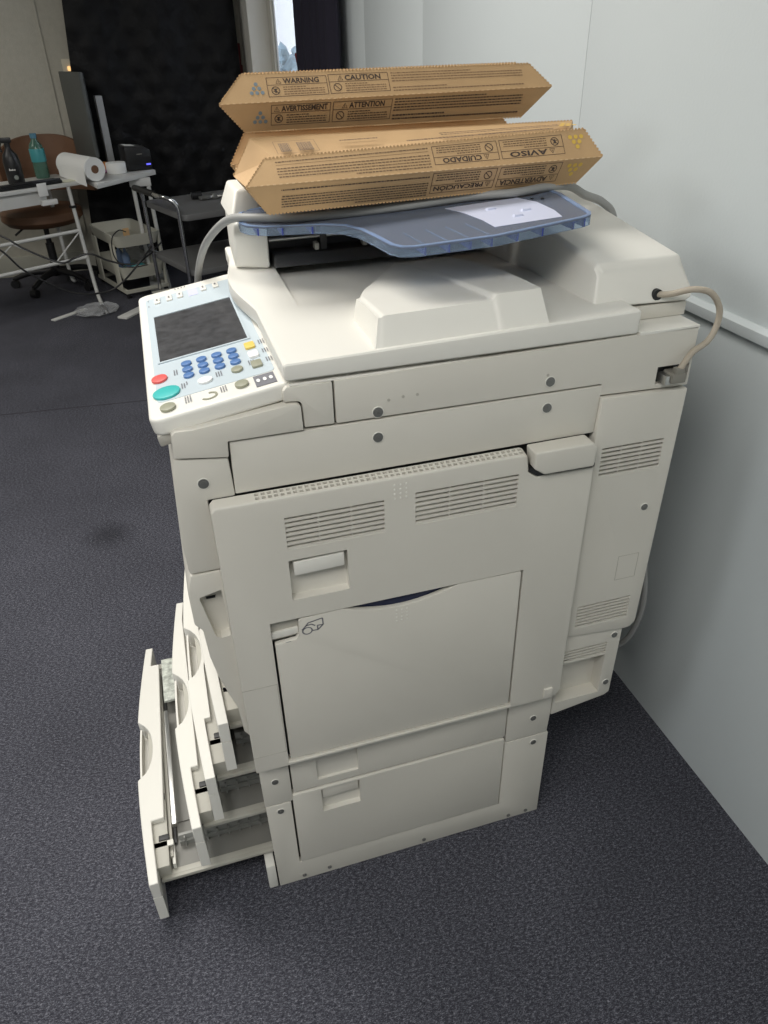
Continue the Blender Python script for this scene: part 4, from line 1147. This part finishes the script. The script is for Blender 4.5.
# --- things on the desk and side table
def dk(t, s, z=.736):   # desk-local to world
    return (-.335 + t * .863 - s * .505, 4.60 + t * .505 + s * .863, z)
sp = thing('spray_bottle', 'black spray bottle with trigger head at the left end of the desk', 'bottle', dk(-.36, .22), 0)
obj('bottle_body', lathe([(.046, 0), (.05, .01), (.05, .13), (.042, .17), (.018, .20), (.016, .215)], 24), BLACK, sp)
obj('trigger_head', merge(merge(cyl((0, 0, .213), (0, 0, .235), .017), box(-.05, .028, -.013, .013, .235, .265, .006)), tube([(-.035, 0, .24), (-.045, 0, .21), (-.04, 0, .185)], .006, 8, 3)), BLACK, sp)
obj('round_sticker', cyl((.012, -.0487, .045), (.012, -.0505, .045), .013, n=18), mat('sticker_grey', (.2, .22, .2), .5), sp)
dsp = Decal(lambda a, b: Vector((a, -.0508 - 0 * b, b)))
x = -.018
for h in (.012, .007, .007, .008, .006, .007):
    dsp.rect(x, x + .0045, .085, .085 + h); x += .0062
dsp.done('brand_lettering', PAPER, sp)
wb = thing('water_bottle', 'clear teal-labelled water bottle with blue cap on the desk', 'bottle', dk(-.135, .33), 0)
wb.scale = (1.3, 1.3, 1.15)
obj('bottle_body', lathe([(.032, 0), (.035, .01), (.034, .07), (.035, .14), (.030, .17), (.014, .195), (.013, .205)], 22), GREENW, wb)
obj('bottle_label', lathe([(.0355, .085), (.0358, .087), (.0358, .15), (.0352, .152)], 22), TEAL, wb)
obj('cap', cyl((0, 0, .204), (0, 0, .228), .016, n=18, w=.002), mat('cap_blue', (.08, .2, .28), .4), wb)
rl = thing('paper_towel_roll', 'white paper towel roll lying on the right end of the desk', 'paper roll', (-.365, 4.66, .739), R(-62))
rl.scale = (1.25, 1.15, 1.15)
bm = cyl((-.16, 0, .060), (.16, 0, .060), .060, n=36, w=.002)
obj('towel_roll', bm, PAPER, rl)
obj('roll_core', cyl((.1585, 0, .060), (.1615, 0, .060), .021, n=20), BROWN, rl)
bm = NB()
for s_ in (0, 1): pass
obj('loose_sheet', hull8([(-.14, -.0605, .06), (.155, -.0605, .06), (.155, -.062, -.02), (-.14, -.062, .005)], [(-.14, -.0617, .06), (.155, -.0617, .06), (.155, -.0635, -.02), (-.14, -.0635, .005)]), PAPER, rl)
place('tape_roll', merge(lathe([(.030, 0), (.062, 0), (.064, .004), (.064, .062), (.062, .066), (.030, .066)], 30), NB()), PAPER, (-.15, 4.80, .737), 'white roll standing on its side between towel roll and printer', 'roll')
pr = thing('label_printer', 'small black label printer with blue light on the side table', 'printer', (-.015, 4.93, .737), R(14))
obj('printer_body', prism([(-.085, 0), (.085, 0), (.085, .12), (.06, .135), (-.085, .15)], 'y', -.085, .085, .008, 2), BLACK, pr)
obj('printer_lid', hull8([(-.083, -.075, .149), (.055, -.075, .137), (.055, .08, .137), (-.083, .08, .149)], [(-.08, -.07, .155), (.05, -.07, .143), (.05, .075, .143), (-.08, .075, .155)], .003), GREYM, pr)
obj('label_slip', hull8([(-.075, -.06, .156), (-.01, -.06, .150), (-.01, .03, .150), (-.075, .03, .156)], [(-.075, -.06, .158), (-.01, -.06, .152), (-.01, .03, .152), (-.075, .03, .158)]), PAPER, pr)
obj('status_light', box(.045, .075, -.0875, -.0845, .030, .040), BLUEL, pr)
obj('front_print', box(-.01, .025, -.0865, -.0845, .098, .103), PLUGM, pr)
mo = thing('monitor', 'dark grey monitor turned edge-on behind the paper roll', 'monitor', (-.325, 5.02, .737), R(-66))
obj('screen_back', box(-.17, .17, -.012, .014, .09, .585, .006), mat('slate_grey', (.085, .09, .085), .5), mo)
obj('screen_front', box(-.165, .165, .0145, .022, .095, .58, .003), BLACK, mo)
obj('stand', merge(box(-.03, .03, -.01, .01, .012, .12, .003), box(-.09, .09, -.06, .06, 0, .012, .003)), BLACK, mo)
place('white_slab', box(-.022, .022, -.05, .05, 0, .44, .003), mat('panel_grey', (.40, .41, .42), .4), (-.185, 5.10, .737), 'slim pale upright slab standing right of the dark monitor', 'slab', R(8))
place('keyboard_tray', merge(box(-.30, .30, -.10, .10, 0, .030, .010), tube([(-.28, -.10, .03), (0, -.11, .034), (.28, -.09, .03)], .012, 8, 4)), BLACK, dk(-.44, .155 + .12), 'flat black tray lying along the desk behind the bottles', 'tray', DA) if False else None
place('black_tray', merge(box(-.20, .20, -.055, .055, 0, .022, .008), tube([(-.19, -.05, .022), (0, -.056, .028), (.19, -.045, .022)], .009, 8, 4)), BLACK, dk(-.36, .07), 'flat black tray lying along the near edge of the desk', 'tray', DA)
place('white_card', box(-.03, .03, -.002, .002, 0, .075, .0005), PAPER, dk(-.31, -.004, .680), 'white paper tag hanging over the near edge of the desk', 'paper', DA)
place('paper_sheet', box(-.075, .075, -.04, .04, 0, .003, .0005), mat('cream_paper', (.62, .62, .5), .8), dk(-.085, .06, .7365), 'folded cream paper lying on the right part of the desk', 'paper', DA + R(8))
place('snack_wrapper', crumple(.05, .04, .035, 2), mat('wrapper_orange', (.55, .22, .06), .35), (-.22, 4.93, .737), 'orange crumpled wrapper beside the monitor base', 'wrapper', smooth=0)
place('snack_wrapper', crumple(.04, .035, .02, 2), mat('wrapper_purple', (.35, .08, .25), .35), (-.25, 4.83, .737), 'purple and red crumpled wrapper nearer the white roll', 'wrapper', smooth=0)
place('desk_paper', box(-.05, .05, -.015, .015, 0, .03, .002), PAPER, dk(-.28, .012, .655 - .03), 'white folded paper tucked under the desk edge above the chair seat', 'paper', DA)
ol = place('wall_outlet', box(-.036, .036, -.008, 0, -.058, .058, .003), mat('outlet_ivory', (.62, .57, .45), .5), (-.345, 5.359, 1.33), 'beige wall outlet plate with a glowing night light above the monitor', 'outlet')
o_ = obj('night_light', lathe([(.010, 0), (.014, .01), (.011, .026)], 14, (.008, -.014, -.012)), AMBER, ol)
# black cables sagging under the desk
ORG = Vector((-.4, 4.05, .3))
tag(obj('black_cable', tube([(-1.05, 4.12, .62), (-.850, 4.08, .539), (-.736, 4.07, .455), (-.563, 4.06, .363), (-.470, 4.05, .385), (-.380, 4.05, .400), (-.277, 4.06, .345), (-.147, 4.07, .311), (-.036, 4.10, .355), (.05, 4.2, .40)], .006, 8), BLACK),
    'black cable drooping from under the desk towards the trolley, upper one', 'cable')
tag(obj('black_cable', tube([(-1.05, 4.12, .56), (-.870, 4.05, .467), (-.768, 4.05, .336), (-.573, 4.05, .201), (-.45, 4.04, .165), (-.376, 4.05, .162), (-.301, 4.05, .173), (-.212, 4.05, .226), (-.102, 4.05, .325), (-.015, 4.1, .402)], .006, 8), BLACK),
    'black cable drooping lower across the desk leg towards the trolley', 'cable')
tag(obj('black_cable', tube([(-.16, 4.40, .44), (-.20, 4.36, .46), (-.25, 4.33, .42), (-.26, 4.32, .32), (-.22, 4.32, .25), (-.15, 4.31, .235), (-.06, 4.28, .25)], .004, 8), BLACK),
    'thin black cable looping over the upper basket of the cream cart', 'cable')
ORG = Vector((0, 0, 0))

# ================================================================== LIGHT
def area(name, loc, rot, sx, sy, e, col=(1, 1, 1)):
    l = bpy.data.lights.new(name, 'AREA'); l.shape = 'RECTANGLE'; l.size = sx; l.size_y = sy; l.energy = e; l.color = col
    o = bpy.data.objects.new(name, l); COL.objects.link(o); o.location = loc; o.rotation_euler = [R(a) for a in rot]; return o
area('ceiling_and_fill_light', (-.6, 1.1, 2.58), (0, 0, 0), 1.4, .8, 52, (1, .97, .92))
area('ceiling_and_fill_light', (-.7, -1.35, 2.58), (0, 0, 0), 1.6, .8, 40, (1, .98, .94))  # added fill near the camera for the copier's side face, no fitting seen
area('ceiling_and_fill_light', (-3.0, -.9, 2.58), (0, 0, 0), 1.4, .8, 42, (.97, .99, 1))  # unseen fill added behind left to lift the right wall and side
area('ceiling_and_fill_light', (-2.2, 3.6, 2.58), (0, 0, 0), 1.2, .6, 26, (1, .96, .88))  # added only to brighten the far background, not a known lamp
w_ = bpy.data.worlds.new('world'); scene.world = w_; w_.use_nodes = True
w_.node_tree.nodes['Background'].inputs[0].default_value = (.80, .88, 1, 1)
w_.node_tree.nodes['Background'].inputs[1].default_value = 2.0
scene.view_settings.view_transform = 'Standard'; scene.view_settings.look = 'None'
scene.view_settings.gamma = 1; scene.view_settings.exposure = 0.0
scene.view_settings.use_curve_mapping = False
